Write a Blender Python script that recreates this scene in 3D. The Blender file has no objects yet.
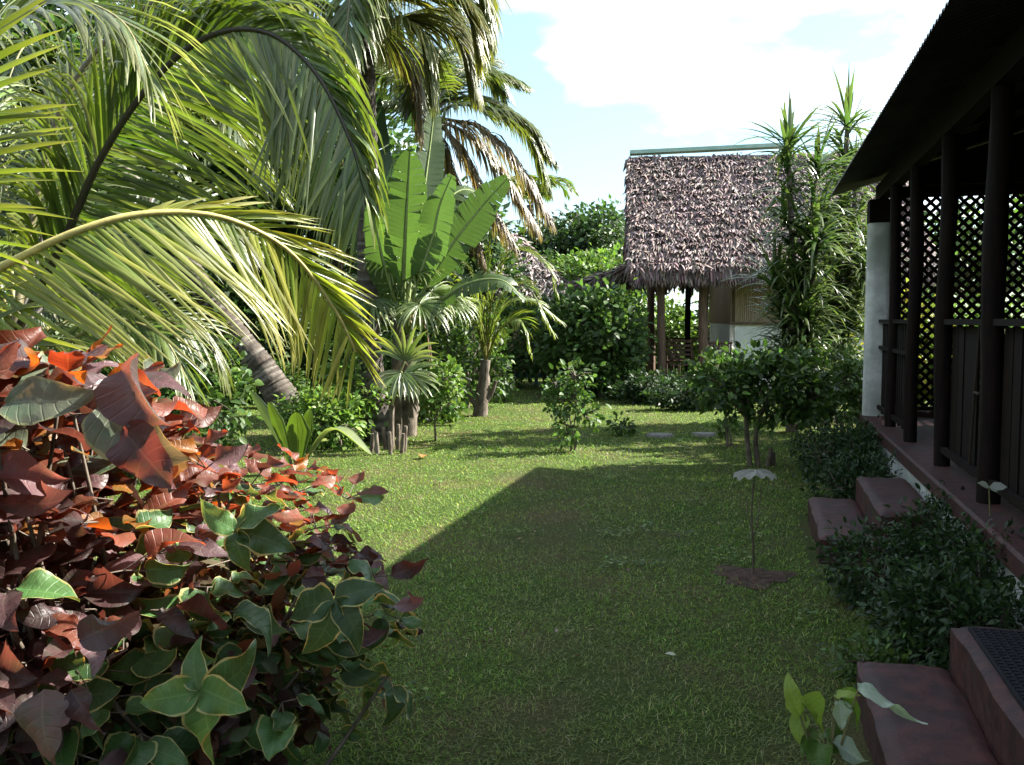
import bpy, math
import numpy as np

rng = np.random.default_rng(11)
PI = math.pi
sc = bpy.context.scene
COL = sc.collection

# ------------------------------------------------------------------ camera
EYE = np.array([0.0, 0.0, 1.5])
FPX = 930.0
PITCH = math.atan((382.5 - 320.0) / FPX)
cd = bpy.data.cameras.new('camera')
cam = bpy.data.objects.new('camera', cd)
COL.objects.link(cam)
cam.location = EYE
cam.rotation_euler = (PI / 2 - PITCH, 0, 0)
cd.sensor_width = 36.0
cd.lens = FPX / 1024 * 36.0
cd.clip_start = 0.05
cd.clip_end = 2000
sc.camera = cam

# ------------------------------------------------------------------ light
TH = math.atan(243 / FPX)                       # the bungalow runs this far right of the view axis
U = np.array([math.sin(TH), math.cos(TH), 0.0])  # along the veranda
V = np.array([math.cos(TH), -math.sin(TH), 0.0])  # into the bungalow
sun_vec = 1.02 * V + 0.62 * U + np.array([0, 0, 1.0])
sun_vec /= np.linalg.norm(sun_vec)
SUN_EL = math.asin(sun_vec[2])
SUN_AZ = math.atan2(sun_vec[0], sun_vec[1])
world = bpy.data.worlds.new('World')
sc.world = world
world.use_nodes = True
nt = world.node_tree
nt.nodes.clear()
wo = nt.nodes.new('ShaderNodeOutputWorld')
bg = nt.nodes.new('ShaderNodeBackground')
bg.inputs['Strength'].default_value = 0.05
sky = nt.nodes.new('ShaderNodeTexSky')
sky.sky_type = 'NISHITA'
sky.sun_disc = False
sky.sun_elevation = SUN_EL
sky.sun_rotation = SUN_AZ
sky.air_density = 1.0
sky.dust_density = 1.2
tc = nt.nodes.new('ShaderNodeTexCoord')
mp = nt.nodes.new('ShaderNodeMapping')
mp.inputs['Scale'].default_value = (1.0, 1.0, 2.6)
mp.inputs['Location'].default_value = (0.55, 0.2, 0.35)
mp.inputs['Rotation'].default_value = (0, 0, math.radians(15))
nz = nt.nodes.new('ShaderNodeTexNoise')
nz.inputs['Scale'].default_value = 2.3
nz.inputs['Detail'].default_value = 7
nz.inputs['Roughness'].default_value = 0.52
rp = nt.nodes.new('ShaderNodeValToRGB')
rp.color_ramp.elements[0].position = 0.475
rp.color_ramp.elements[1].position = 0.66
rp.color_ramp.elements[0].color = (.09, .09, .09, 1)
mx = nt.nodes.new('ShaderNodeMixRGB')
mx.inputs['Color2'].default_value = (13.8, 15.2, 17.0, 1)
nt.links.new(tc.outputs['Generated'], mp.inputs['Vector'])
nt.links.new(mp.outputs['Vector'], nz.inputs['Vector'])
nt.links.new(nz.outputs['Fac'], rp.inputs['Fac'])
nt.links.new(rp.outputs['Color'], mx.inputs['Fac'])
dim = nt.nodes.new('ShaderNodeVectorMath')
dim.operation = 'MULTIPLY'
dim.inputs[1].default_value = (.90, 1.12, 1.08)
nt.links.new(sky.outputs['Color'], dim.inputs[0])
nt.links.new(dim.outputs[0], mx.inputs['Color1'])
nt.links.new(mx.outputs['Color'], bg.inputs['Color'])
nt.links.new(bg.outputs['Background'], wo.inputs['Surface'])

sd = bpy.data.lights.new('sun', 'SUN')
sd.energy = 5.0
sd.angle = math.radians(0.5)
sd.color = (1.0, 0.955, 0.87)
so = bpy.data.objects.new('sun', sd)
COL.objects.link(so)
from mathutils import Vector
so.rotation_euler = Vector(sun_vec.tolist()).to_track_quat('Z', 'Y').to_euler()
so.location = (8, 4, 12)

sc.view_settings.view_transform = 'Standard'
sc.view_settings.look = 'None'
sc.view_settings.exposure = 2.2
sc.view_settings.gamma = 1.0
sc.view_settings.use_curve_mapping = False
sc.render.engine = 'CYCLES'
sc.cycles.max_bounces = 6
sc.cycles.diffuse_bounces = 3
sc.cycles.glossy_bounces = 2
sc.cycles.transmission_bounces = 4
sc.cycles.transparent_max_bounces = 4
sc.cycles.use_denoising = True
sc.cycles.sample_clamp_indirect = 6

# ------------------------------------------------------------------ placing
def P(px, py, d):
    """the point at distance d ahead of the eye that lies along the given direction"""
    a = (px - 512) / FPX
    b = (382.5 - py) / FPX
    cp, sp = math.cos(PITCH), math.sin(PITCH)
    v = np.array([a, cp + b * sp, -sp + b * cp])
    return EYE + v * (d / v[1])

def G(px, py, z=0.0):
    a = (px - 512) / FPX
    b = (382.5 - py) / FPX
    cp, sp = math.cos(PITCH), math.sin(PITCH)
    v = np.array([a, cp + b * sp, -sp + b * cp])
    return EYE + v * ((z - EYE[2]) / v[2])

def W(s, t, z=0.0):
    """along the veranda, across it, up"""
    p = s * U + t * V
    return np.array([p[0], p[1], z])

def norm(a):
    a = np.asarray(a, float)
    return a / (np.linalg.norm(a, axis=-1, keepdims=True) + 1e-9)

# ------------------------------------------------------------------ meshes
class MB:
    def __init__(s):
        s.v = []; s.c = []; s.lp = []; s.lo = []; s.tot = []; s.mi = []; s.n = 0
    def add(s, V_, F, col=(1, 1, 1), mat=0, lp=None):
        V_ = np.asarray(V_, np.float32).reshape(-1, 3)
        F = np.asarray(F, np.int32)
        col = np.asarray(col, np.float32)
        if col.ndim == 1:
            col = np.broadcast_to(col[:3], V_.shape)
        s.v.append(V_); s.c.append(col)
        s.lp.append(np.zeros_like(V_) if lp is None else np.asarray(lp, np.float32))
        s.lo.append((F + s.n).ravel())
        s.tot.append(np.full(len(F), F.shape[1], np.int32))
        s.mi.append(np.full(len(F), mat, np.int32))
        s.n += len(V_)
    def build(s, name, mats, origin=(0, 0, 0), smooth=True):
        me = bpy.data.meshes.new(name)
        v = np.concatenate(s.v) - np.asarray(origin, np.float32)
        lo = np.concatenate(s.lo); tot = np.concatenate(s.tot)
        me.vertices.add(len(v)); me.vertices.foreach_set('co', v.ravel().astype(np.float32))
        me.loops.add(len(lo)); me.loops.foreach_set('vertex_index', lo.astype(np.int32))
        me.polygons.add(len(tot))
        st = np.zeros(len(tot), np.int32); st[1:] = np.cumsum(tot)[:-1]
        me.polygons.foreach_set('loop_start', st)
        me.polygons.foreach_set('loop_total', tot)
        me.polygons.foreach_set('material_index', np.concatenate(s.mi))
        me.polygons.foreach_set('use_smooth', np.full(len(tot), smooth))
        c = np.concatenate(s.c)
        a = me.attributes.new('Col', 'FLOAT_COLOR', 'POINT')
        a.data.foreach_set('color', np.concatenate([c, np.ones((len(c), 1), np.float32)], 1).ravel().astype(np.float32))
        l = me.attributes.new('lp', 'FLOAT_VECTOR', 'POINT')
        l.data.foreach_set('vector', np.concatenate(s.lp).ravel().astype(np.float32))
        me.update(calc_edges=True)
        if not isinstance(mats, (list, tuple)): mats = [mats]
        for m in mats: me.materials.append(m)
        return me

def link(name, me, parent=None, loc=(0, 0, 0)):
    o = bpy.data.objects.new(name, me)
    o.location = [float(x) for x in loc]
    COL.objects.link(o)
    if parent is not None: o.parent = parent
    return o

def tag(o, label, cat, group=None, kind=None):
    if label: o['label'] = label
    if cat: o['category'] = cat
    if group: o['group'] = group
    if kind: o['kind'] = kind
    return o

class Thing:
    """an Empty at the base of a thing; parts are given in world coordinates"""
    def __init__(s, name, label, cat, loc, group=None, kind=None):
        s.loc = np.array([float(x) for x in loc])
        s.o = link(name, None, None, s.loc)
        s.o.empty_display_size = 0.1
        tag(s.o, label, cat, group, kind)
    def part(s, name, mb, mats, parent=None, smooth=True, label=None):
        me = mb.build(name, mats, s.loc, smooth)
        o = link(name, me, parent or s.o)
        if label: o['label'] = label
        return o

def solo(name, mb, mats, label, cat, loc=(0, 0, 0), group=None, kind=None, smooth=True):
    o = link(name, mb.build(name, mats, loc, smooth), None, loc)
    return tag(o, label, cat, group, kind)

BOXF = [[0, 3, 2, 1], [4, 5, 6, 7], [0, 1, 5, 4], [1, 2, 6, 5], [2, 3, 7, 6], [3, 0, 4, 7]]

def obox(mb, c, ax, ay, az, col=(1, 1, 1), mat=0):
    """box from centre and three half-axis vectors"""
    c, ax, ay, az = [np.asarray(q, float) for q in (c, ax, ay, az)]
    v = [c - ax - ay - az, c + ax - ay - az, c + ax + ay - az, c - ax + ay - az,
         c - ax - ay + az, c + ax - ay + az, c + ax + ay + az, c - ax + ay + az]
    mb.add(v, BOXF, col, mat)

def wbox(mb, s0, s1, t0, t1, z0, z1, col=(1, 1, 1), mat=0, bev=0.0):
    """box in veranda coordinates, optionally with chamfered top edges"""
    if bev <= 0:
        obox(mb, W((s0 + s1) / 2, (t0 + t1) / 2, (z0 + z1) / 2), U * (s1 - s0) / 2, V * (t1 - t0) / 2, (0, 0, (z1 - z0) / 2), col, mat)
        return
    r = []
    for (k, z) in ((0, z0), (0, z1 - bev), (bev, z1)):
        r += [W(s0 + k, t0 + k, z), W(s0 + k, t1 - k, z), W(s1 - k, t1 - k, z), W(s1 - k, t0 + k, z)]
    F = [[0, 1, 2, 3][::-1], [8, 9, 10, 11]]
    for a in (0, 4):
        for i in range(4):
            j = (i + 1) % 4
            F.append([a + i, a + j, a + 4 + j, a + 4 + i])
    mb.add(r, F, col, mat)

def bar(mb, a, b, w, h, col=(1, 1, 1), mat=0, up=(0, 0, 1)):
    a = np.asarray(a, float); b = np.asarray(b, float)
    d = b - a; L = np.linalg.norm(d); d = d / L
    x = np.cross(d, up)
    if np.linalg.norm(x) < 1e-4: x = np.cross(d, (1, 0, 0))
    x = norm(x); y = np.cross(x, d)
    obox(mb, (a + b) / 2, x * w / 2, y * h / 2, d * L / 2, col, mat)

def curve(pts, n):
    """Catmull-Rom through control points, resampled evenly"""
    p = np.asarray(pts, float)
    p = np.vstack([2 * p[0] - p[1], p, 2 * p[-1] - p[-2]])
    out = []
    for i in range(1, len(p) - 2):
        t = np.linspace(0, 1, 14, endpoint=False)[:, None]
        a, b, c, d = p[i - 1], p[i], p[i + 1], p[i + 2]
        out.append(.5 * (2 * b + (c - a) * t + (2 * a - 5 * b + 4 * c - d) * t**2 + (3 * b - a - 3 * c + d) * t**3))
    out.append(p[-2][None])
    q = np.vstack(out)
    s = np.concatenate([[0], np.cumsum(np.linalg.norm(np.diff(q, axis=0), axis=1))])
    u = np.linspace(0, s[-1], n)
    return np.stack([np.interp(u, s, q[:, k]) for k in range(3)], 1)

def tube(mb, pts, rad, k=8, col=(1, 1, 1), mat=0, cap=True, lump=0.0):
    p = np.asarray(pts, float); n = len(p)
    rad = np.broadcast_to(np.asarray(rad, float), (n,))
    T = norm(np.gradient(p, axis=0))
    ref = np.array([0, 0, 1.0]) if abs(T[0][2]) < .8 else np.array([1.0, 0, 0])
    x = norm(np.cross(T[0], ref)); X = []
    for i in range(n):
        x = norm(x - T[i] * np.dot(x, T[i])); X.append(x)
    X = np.array(X); Y = np.cross(T, X)
    a = np.linspace(0, 2 * PI, k, endpoint=False)
    r = rad[:, None] * (1 + lump * rng.standard_normal((n, k)))
    v = p[:, None] + r[..., None] * (np.cos(a)[None, :, None] * X[:, None] + np.sin(a)[None, :, None] * Y[:, None])
    F = []
    i, j = np.meshgrid(np.arange(n - 1), np.arange(k), indexing='ij')
    j2 = (j + 1) % k
    F = np.stack([i * k + j, i * k + j2, (i + 1) * k + j2, (i + 1) * k + j], -1).reshape(-1, 4)
    vv = v.reshape(-1, 3)
    c = np.asarray(col, float)
    if c.ndim == 2: c = np.repeat(c, k, axis=0)
    mb.add(vv, F, c, mat)
    if cap:
        mb.add(np.vstack([v[-1], p[-1][None]]), [[q, (q + 1) % k, k] for q in range(k)], c if c.ndim == 1 else c[-k - 1:][:k + 1], mat)
        mb.add(np.vstack([v[0], p[0][None]]), [[(q + 1) % k, q, k] for q in range(k)], c if c.ndim == 1 else c[:k + 1], mat)

def sheet(mb, grid, col=(1, 1, 1), mat=0, lp=None):
    n, m = grid.shape[:2]
    i, j = np.meshgrid(np.arange(n - 1), np.arange(m - 1), indexing='ij')
    F = np.stack([i * m + j, i * m + j + 1, (i + 1) * m + j + 1, (i + 1) * m + j], -1).reshape(-1, 4)
    mb.add(grid.reshape(-1, 3), F, col, mat, lp)

# leaf blades -------------------------------------------------------
LEAF = (np.array([[0, 0, 0], [-.27, .3, .05], [0, .3, -.02], [.27, .3, .05], [-.24, .65, .03], [0, .68, -.04], [.24, .65, .03], [0, 1, -.14]]),
        [[0, 2, 1, 1], [0, 3, 2, 2], [1, 2, 5, 4], [2, 3, 6, 5], [4, 5, 7, 7], [5, 6, 7, 7]])
LEAF_T = np.array([[0, 2, 1], [0, 3, 2], [1, 2, 5], [1, 5, 4], [2, 3, 6], [2, 6, 5], [4, 5, 7], [5, 6, 7]])
DIAM = (np.array([[0, 0, 0], [.3, .45, .06], [0, 1, -.08], [-.3, .45, .06]]), np.array([[0, 1, 2, 3]]))

def inst(mb, tv, tf, pos, D, N, size, col, mat=0, wide=1.0, lpt=None, lpz=None):
    """many copies of one blade: axis D, face normal N"""
    D = norm(D); X = norm(np.cross(D, N)); Z = np.cross(X, D)
    n, k = len(pos), len(tv)
    size = np.broadcast_to(np.asarray(size, float), (n,))[:, None, None]
    wide = np.broadcast_to(np.asarray(wide, float), (n,))[:, None, None]
    v = pos[:, None] + size * (wide * tv[None, :, 0:1] * X[:, None] + tv[None, :, 1:2] * D[:, None] + tv[None, :, 2:3] * Z[:, None])
    F = (np.asarray(tf)[None] + (np.arange(n) * k)[:, None, None]).reshape(-1, len(tf[0]))
    lp = None
    if lpt is not None:
        lp = np.broadcast_to(lpt[None], (n, k, 3)).copy()
        if lpz is not None: lp[:, :, 2] = np.asarray(lpz)[:, None]
        lp = lp.reshape(-1, 3)
    mb.add(v.reshape(-1, 3), F, np.repeat(col, k, axis=0), mat, lp)

def tint(n, cols, var=.18, wts=None):
    cols = np.asarray(cols, float)
    c = cols[rng.choice(len(cols), n, p=wts)]
    return c * np.exp(rng.normal(0, var, (n, 1))) * np.exp(rng.normal(0, var * .3, (n, 3)))

def strips(mb, P0, D0, W0, L, w, g, segs=5, prof='leaflet', col=None, tip=None, mat=0, fold=.18, curl=None):
    """many bending blades: start, direction, width axis, length, width, sag"""
    n = len(P0)
    L = np.broadcast_to(np.asarray(L, float), (n,)); w = np.broadcast_to(np.asarray(w, float), (n,)); g = np.broadcast_to(np.asarray(g, float), (n,))
    d = norm(D0); p = np.array(P0, float); rows = []; lps = []
    for i in range(segs + 1):
        u = i / segs
        if prof == 'leaflet': pw = [.55, 1, .95, .8, .5, .06] if segs == 5 else None
        if prof == 'leaflet': wf = np.interp(u, [0, .15, .5, .8, 1], [.5, 1, .9, .55, .04])
        elif prof == 'strap': wf = np.interp(u, [0, .3, .7, 1], [.6, 1, .8, .03])
        elif prof == 'band': wf = np.interp(u, [0, .8, 1], [1, 1, .7])
        else: wf = np.interp(u, [0, .4, 1], [.7, 1, .05])
        wa = norm(W0 - d * np.sum(W0 * d, 1, keepdims=True))
        nn = np.cross(wa, d)
        hw = (w * wf / 2)[:, None]
        rows.append(np.stack([p - wa * hw + nn * hw * fold, p - nn * hw * fold, p + wa * hw + nn * hw * fold], 1))
        lps.append(np.broadcast_to(np.array([[-1, u, 0], [0, u, 0], [1, u, 0]], float), (n, 3, 3)))
        st = (L / segs)[:, None]
        p = p + d * st
        d = norm(d + np.array([0, 0, -1.0]) * (g / segs)[:, None] * (.4 + 1.2 * u))
        if curl is not None: d = norm(d + curl / segs)
    A = np.stack(rows, 1)                                 # n, segs+1, 3, 3
    k = (segs + 1) * 3
    i, j = np.meshgrid(np.arange(segs), np.arange(2), indexing='ij')
    F = np.stack([i * 3 + j, i * 3 + j + 1, (i + 1) * 3 + j + 1, (i + 1) * 3 + j], -1).reshape(-1, 4)
    F = (F[None] + (np.arange(n) * k)[:, None, None]).reshape(-1, 4)
    c = np.repeat(col[:, None], k, 1).reshape(n, segs + 1, 3, 3)
    if tip is not None:
        tw = (np.linspace(0, 1, segs + 1)**2)[None, :, None, None]
        c = c * (1 - tw * .8) + np.asarray(tip)[None, None, None] * tw * .8
    mb.add(A.reshape(-1, 3), F, c.reshape(-1, 3), mat, np.stack(lps, 1).reshape(-1, 3))

def frond(mb, pts, side, L=.6, n=45, w=.028, g=.9, cols=((.07, .13, .02),), tip=(.16, .17, .04), rad=(.018, .005), ang=(70, 22), u0=.12,
          rcol=(.16, .15, .05), lift=.0, prof='leaflet', segs=5, var=.2, two=True, lprof=None, jit=.06, gj=.25, ang2=None, g2=None, L2=None, plane=None, u02=None):
    """pinnate frond: rachis through pts, leaflets on both sides of it"""
    R = curve(pts, 60)
    T = norm(np.gradient(R, axis=0))
    side = np.asarray(side, float)
    u = np.linspace(u0, .995, n)
    idx = u * 59; i0 = np.clip(idx.astype(int), 0, 58); f = (idx - i0)[:, None]
    p = R[i0] * (1 - f) + R[i0 + 1] * f
    t = norm(T[i0] * (1 - f) + T[i0 + 1] * f)
    S = norm(side[None] - t * np.sum(side[None] * t, 1, keepdims=True))
    if plane is not None: S = norm(np.cross(t, np.asarray(plane, float)[None]))
    N = np.cross(S, t); N *= np.sign(N[:, 2:3] + 1e-6)
    for sg in ((1, -1) if two else (1,)):
        A_, G_, LL_ = (ang, g, L) if sg > 0 else (ang2 or ang, g if g2 is None else g2, L2 or L)
        a = np.radians(np.interp(u, [0, 1], A_) + rng.normal(0, 5, n))[:, None]
        d = t * np.cos(a) + sg * S * np.sin(a) + N * lift + rng.normal(0, jit, (n, 3))
        ll = np.interp(u, *(lprof or ([0, .12, .45, .8, 1], [.45, .8, 1, .75, .4]))) * LL_ * rng.uniform(.88, 1.08, n)
        if sg < 0 and u02 is not None: ll = ll * np.clip((u - u02) / .12, .02, 1)
        strips(mb, p, d, t + rng.normal(0, .12, (n, 3)), ll, w * rng.uniform(.85, 1.15, n), G_ * rng.uniform(1 - gj, 1 + gj, n), segs, prof, tint(n, cols, var), tip, 0)
    tube(mb, R, np.linspace(rad[0], rad[1], 60), 6, rcol, 1, True)

# ------------------------------------------------------------------ materials
def newmat(name):
    m = bpy.data.materials.new(name); m.use_nodes = True
    nt = m.node_tree; nt.nodes.clear()
    out = nt.nodes.new('ShaderNodeOutputMaterial')
    return m, nt, out

def N_(nt, t, **kw):
    n = nt.nodes.new(t)
    for k, v in kw.items():
        if k in n.inputs: n.inputs[k].default_value = v
        else: setattr(n, k, v)
    return n

def math_(nt, op, a, b=None, clamp=False):
    n = nt.nodes.new('ShaderNodeMath'); n.operation = op; n.use_clamp = clamp
    for i, q in enumerate((a, b)):
        if q is None: continue
        if isinstance(q, (int, float)): n.inputs[i].default_value = q
        else: nt.links.new(q, n.inputs[i])
    return n.outputs[0]

def leaf_mat(name, transl=.35, rough=.42, spec=.5, veins=0.0, margin=False, tboost=(1.5, 1.6, .9), noise=.25, ridge=0.0):
    m, nt, out = newmat(name)
    L = nt.links
    at = N_(nt, 'ShaderNodeAttribute'); at.attribute_name = 'Col'
    lp = N_(nt, 'ShaderNodeAttribute'); lp.attribute_name = 'lp'
    geo = N_(nt, 'ShaderNodeNewGeometry')
    nz = N_(nt, 'ShaderNodeTexNoise', Scale=9.0, Detail=3.0)
    L.new(geo.outputs['Position'], nz.inputs['Vector'])
    fac = math_(nt, 'ADD', math_(nt, 'MULTIPLY', nz.outputs['Fac'], 2 * noise), 1 - noise)
    sc_ = N_(nt, 'ShaderNodeVectorMath'); sc_.operation = 'SCALE'
    L.new(at.outputs['Color'], sc_.inputs[0]); L.new(fac, sc_.inputs['Scale'])
    col = sc_.outputs[0]
    h = None
    if margin:
        nb = N_(nt, 'ShaderNodeTexNoise', Scale=16.0, Detail=5.0, Roughness=.65)
        L.new(geo.outputs['Position'], nb.inputs['Vector'])
        rb = N_(nt, 'ShaderNodeValToRGB'); rb.color_ramp.elements[0].position = .50; rb.color_ramp.elements[1].position = .68
        L.new(nb.outputs['Fac'], rb.inputs['Fac'])
        gm = N_(nt, 'ShaderNodeVectorMath'); gm.operation = 'MULTIPLY_ADD'
        L.new(col, gm.inputs[0]); gm.inputs[1].default_value = (.45, .9, .7); gm.inputs[2].default_value = (.018, .022, .012)
        mb_ = N_(nt, 'ShaderNodeMixRGB'); L.new(math_(nt, 'MULTIPLY', rb.outputs['Color'], .75), mb_.inputs['Fac']); L.new(col, mb_.inputs['Color1']); L.new(gm.outputs[0], mb_.inputs['Color2'])
        col = mb_.outputs['Color']
    if veins > 0:
        sp = N_(nt, 'ShaderNodeSeparateXYZ'); L.new(lp.outputs['Vector'], sp.inputs[0])
        ax = math_(nt, 'ABSOLUTE', sp.outputs['X'])
        ph = math_(nt, 'SUBTRACT', sp.outputs['Y'], math_(nt, 'MULTIPLY', ax, .16))
        sn = math_(nt, 'SINE', math_(nt, 'MULTIPLY', ph, 24.0))
        vn = math_(nt, 'POWER', math_(nt, 'ABSOLUTE', sn), 60.0)
        mid = math_(nt, 'GREATER_THAN', .045, ax)
        v = math_(nt, 'MAXIMUM', math_(nt, 'MULTIPLY', vn, .75), mid)
        mixv = N_(nt, 'ShaderNodeMixRGB'); mixv.blend_type = 'MIX'
        L.new(math_(nt, 'MULTIPLY', v, veins), mixv.inputs['Fac']); L.new(col, mixv.inputs['Color1'])
        hs = N_(nt, 'ShaderNodeVectorMath'); hs.operation = 'MULTIPLY_ADD'
        L.new(col, hs.inputs[0]); hs.inputs[1].default_value = (1.7, 1.7, 1.7); hs.inputs[2].default_value = (.03, .025, .012)
        L.new(hs.outputs[0], mixv.inputs['Color2'])
        col = mixv.outputs['Color']
        if margin:
            nz2 = N_(nt, 'ShaderNodeTexNoise', Scale=45.0, Detail=2.0)
            L.new(geo.outputs['Position'], nz2.inputs['Vector'])
            thr = math_(nt, 'ADD', math_(nt, 'MULTIPLY', nz2.outputs['Fac'], .26), .765)
            mg = math_(nt, 'MULTIPLY', math_(nt, 'GREATER_THAN', ax, thr), sp.outputs['Z'])
            mm = N_(nt, 'ShaderNodeMixRGB'); mm.inputs['Color2'].default_value = (.34, .34, .13, 1)
            L.new(mg, mm.inputs['Fac']); L.new(col, mm.inputs['Color1'])
            col = mm.outputs['Color']
        h = math_(nt, 'SUBTRACT', 1.0, v)
    bs = N_(nt, 'ShaderNodeBsdfPrincipled')
    bs.inputs['Roughness'].default_value = rough
    bs.inputs['Specular IOR Level'].default_value = spec
    L.new(col, bs.inputs['Base Color'])
    tr = N_(nt, 'ShaderNodeBsdfTranslucent')
    tb = N_(nt, 'ShaderNodeVectorMath'); tb.operation = 'MULTIPLY'
    L.new(col, tb.inputs[0]); tb.inputs[1].default_value = tboost
    L.new(tb.outputs[0], tr.inputs['Color'])
    if h is not None:
        nw = N_(nt, 'ShaderNodeTexNoise', Scale=70.0, Detail=4.0); L.new(geo.outputs['Position'], nw.inputs['Vector'])
        h = math_(nt, 'ADD', h, math_(nt, 'MULTIPLY', nw.outputs['Fac'], 1.6))
        bp = N_(nt, 'ShaderNodeBump', Strength=.4, Distance=.0035)
        L.new(h, bp.inputs['Height']); L.new(bp.outputs['Normal'], bs.inputs['Normal'])
    if ridge > 0:
        sp = N_(nt, 'ShaderNodeSeparateXYZ'); L.new(lp.outputs['Vector'], sp.inputs[0])
        bp = N_(nt, 'ShaderNodeBump', Strength=ridge, Distance=.003)
        L.new(math_(nt, 'SINE', math_(nt, 'MULTIPLY', sp.outputs['X'], 14.0)), bp.inputs['Height'])
        L.new(bp.outputs['Normal'], bs.inputs['Normal'])
    mixs = N_(nt, 'ShaderNodeMixShader'); mixs.inputs['Fac'].default_value = transl
    L.new(bs.outputs[0], mixs.inputs[1]); L.new(tr.outputs[0], mixs.inputs[2])
    L.new(mixs.outputs[0], out.inputs['Surface'])
    return m

def solid_mat(name, c1, c2, scale=6, rough=.7, bump=.3, dist=.01, detail=6, spec=.3, attr=False, stretch=(1, 1, 1), metal=0.0, stain=None, pos=(.35, .65)):
    m, nt, out = newmat(name); L = nt.links
    geo = N_(nt, 'ShaderNodeNewGeometry'); mp = N_(nt, 'ShaderNodeMapping'); mp.inputs['Scale'].default_value = stretch
    L.new(geo.outputs['Position'], mp.inputs['Vector'])
    nz = N_(nt, 'ShaderNodeTexNoise', Scale=float(scale), Detail=float(detail), Roughness=.62)
    L.new(mp.outputs[0], nz.inputs['Vector'])
    r = N_(nt, 'ShaderNodeValToRGB'); r.color_ramp.elements[0].position, r.color_ramp.elements[1].position = pos
    r.color_ramp.elements[0].color = (*c1, 1); r.color_ramp.elements[1].color = (*c2, 1)
    L.new(nz.outputs['Fac'], r.inputs['Fac'])
    col = r.outputs['Color']
    if stain:
        nz3 = N_(nt, 'ShaderNodeTexNoise', Scale=scale * .23, Detail=5.0, Roughness=.7)
        L.new(geo.outputs['Position'], nz3.inputs['Vector'])
        r3 = N_(nt, 'ShaderNodeValToRGB'); r3.color_ramp.elements[0].position = .48; r3.color_ramp.elements[1].position = .62
        L.new(nz3.outputs['Fac'], r3.inputs['Fac'])
        ms = N_(nt, 'ShaderNodeMixRGB'); ms.inputs['Color2'].default_value = (*stain, 1)
        L.new(math_(nt, 'MULTIPLY', r3.outputs['Color'], .7), ms.inputs['Fac']); L.new(col, ms.inputs['Color1']); col = ms.outputs['Color']
    if attr:
        at = N_(nt, 'ShaderNodeAttribute'); at.attribute_name = 'Col'
        mm = N_(nt, 'ShaderNodeMixRGB'); mm.blend_type = 'MULTIPLY'; mm.inputs['Fac'].default_value = 1
        L.new(col, mm.inputs['Color1']); L.new(at.outputs['Color'], mm.inputs['Color2']); col = mm.outputs['Color']
    bs = N_(nt, 'ShaderNodeBsdfPrincipled', Roughness=rough, Metallic=metal)
    bs.inputs['Specular IOR Level'].default_value = spec
    L.new(col, bs.inputs['Base Color'])
    bp = N_(nt, 'ShaderNodeBump', Strength=bump, Distance=dist)
    L.new(nz.outputs['Fac'], bp.inputs['Height']); L.new(bp.outputs['Normal'], bs.inputs['Normal'])
    L.new(bs.outputs[0], out.inputs['Surface'])
    return m

M_leaf = leaf_mat('broad_leaf', .3, .5, .3)
M_leaf_far = leaf_mat('far_leaf', .3, .5, .4)
M_palm = leaf_mat('palm_leaflet', .36, .32, .6, tboost=(1.5, 1.6, .6), ridge=.3)
M_paddle = leaf_mat('paddle_leaf', .38, .4, .5, veins=.12, noise=.12, tboost=(1.4, 1.7, .7))
M_red = leaf_mat('copper_leaf', .42, .46, .45, veins=.38, margin=True, tboost=(2.5, 1.25, .75), noise=.4)
M_grass = leaf_mat('grass_blade', .35, .62, .2, tboost=(1.6, 1.7, .7), noise=.15)
M_stem = solid_mat('green_stem', (.12, .11, .05), (.2, .19, .08), 20, .55, attr=False)
M_rachis = solid_mat('rachis', (.8, .8, .8), (1.2, 1.2, 1.2), 30, .5, .1, attr=True)
M_bark = solid_mat('bark', (.06, .045, .03), (.17, .14, .11), 18, .85, .6, .02, stretch=(1, 1, .4))
M_palmbark = solid_mat('palm_bark', (.6, .6, .6), (1.2, 1.2, 1.2), 14, .85, .6, .02, attr=True)
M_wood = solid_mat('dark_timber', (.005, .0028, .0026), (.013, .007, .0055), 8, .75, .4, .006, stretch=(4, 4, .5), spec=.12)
M_hutwood = solid_mat('weathered_post', (.075, .045, .03), (.18, .115, .08), 8, .75, .5, .01, stretch=(4, 4, .5))
M_thatch = solid_mat('thatch_leaf', (.75, .75, .75), (1.2, 1.2, 1.2), 16, .7, .2, .01, attr=True, spec=.35)
M_white = solid_mat('white_plaster', (.42, .42, .40), (.62, .62, .60), 5, .85, .25, .006, stain=(.26, .28, .24))
M_redfloor = solid_mat('red_concrete', (.026, .010, .010), (.078, .027, .024), 14, .65, .7, .008, detail=12, stain=(.03, .018, .018))
M_metal = solid_mat('roof_metal', (.035, .037, .04), (.07, .072, .075), 4, .5, .1, .004, metal=.3, stain=(.05, .032, .024))
M_green = solid_mat('green_metal', (.20, .33, .26), (.30, .40, .34), 6, .5, .1, .004)
M_blue = solid_mat('blue_paint', (.07, .16, .24), (.11, .22, .32), 12, .6, .2, .004)
M_mat = solid_mat('black_rubber', (.005, .005, .008), (.012, .012, .017), 60, .8, .3, .003)
M_soil = solid_mat('soil', (.03, .017, .012), (.085, .05, .034), 30, .95, 1.0, .03)
M_stone = solid_mat('stone', (.11, .11, .095), (.2, .19, .17), 14, .9, .7, .02)
M_plinth = solid_mat('whitewash', (.66, .66, .64), (.82, .82, .80), 5, .85, .25, .006, stain=(.5, .5, .46))
M_bamboo = solid_mat('split_bamboo', (.24, .17, .11), (.44, .33, .23), 22, .7, .5, .01, stretch=(3, 3, .12))
M_rod = solid_mat('bamboo_rod', (.022, .015, .012), (.04, .028, .022), 15, .7, .2, .004, spec=.15)

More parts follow.
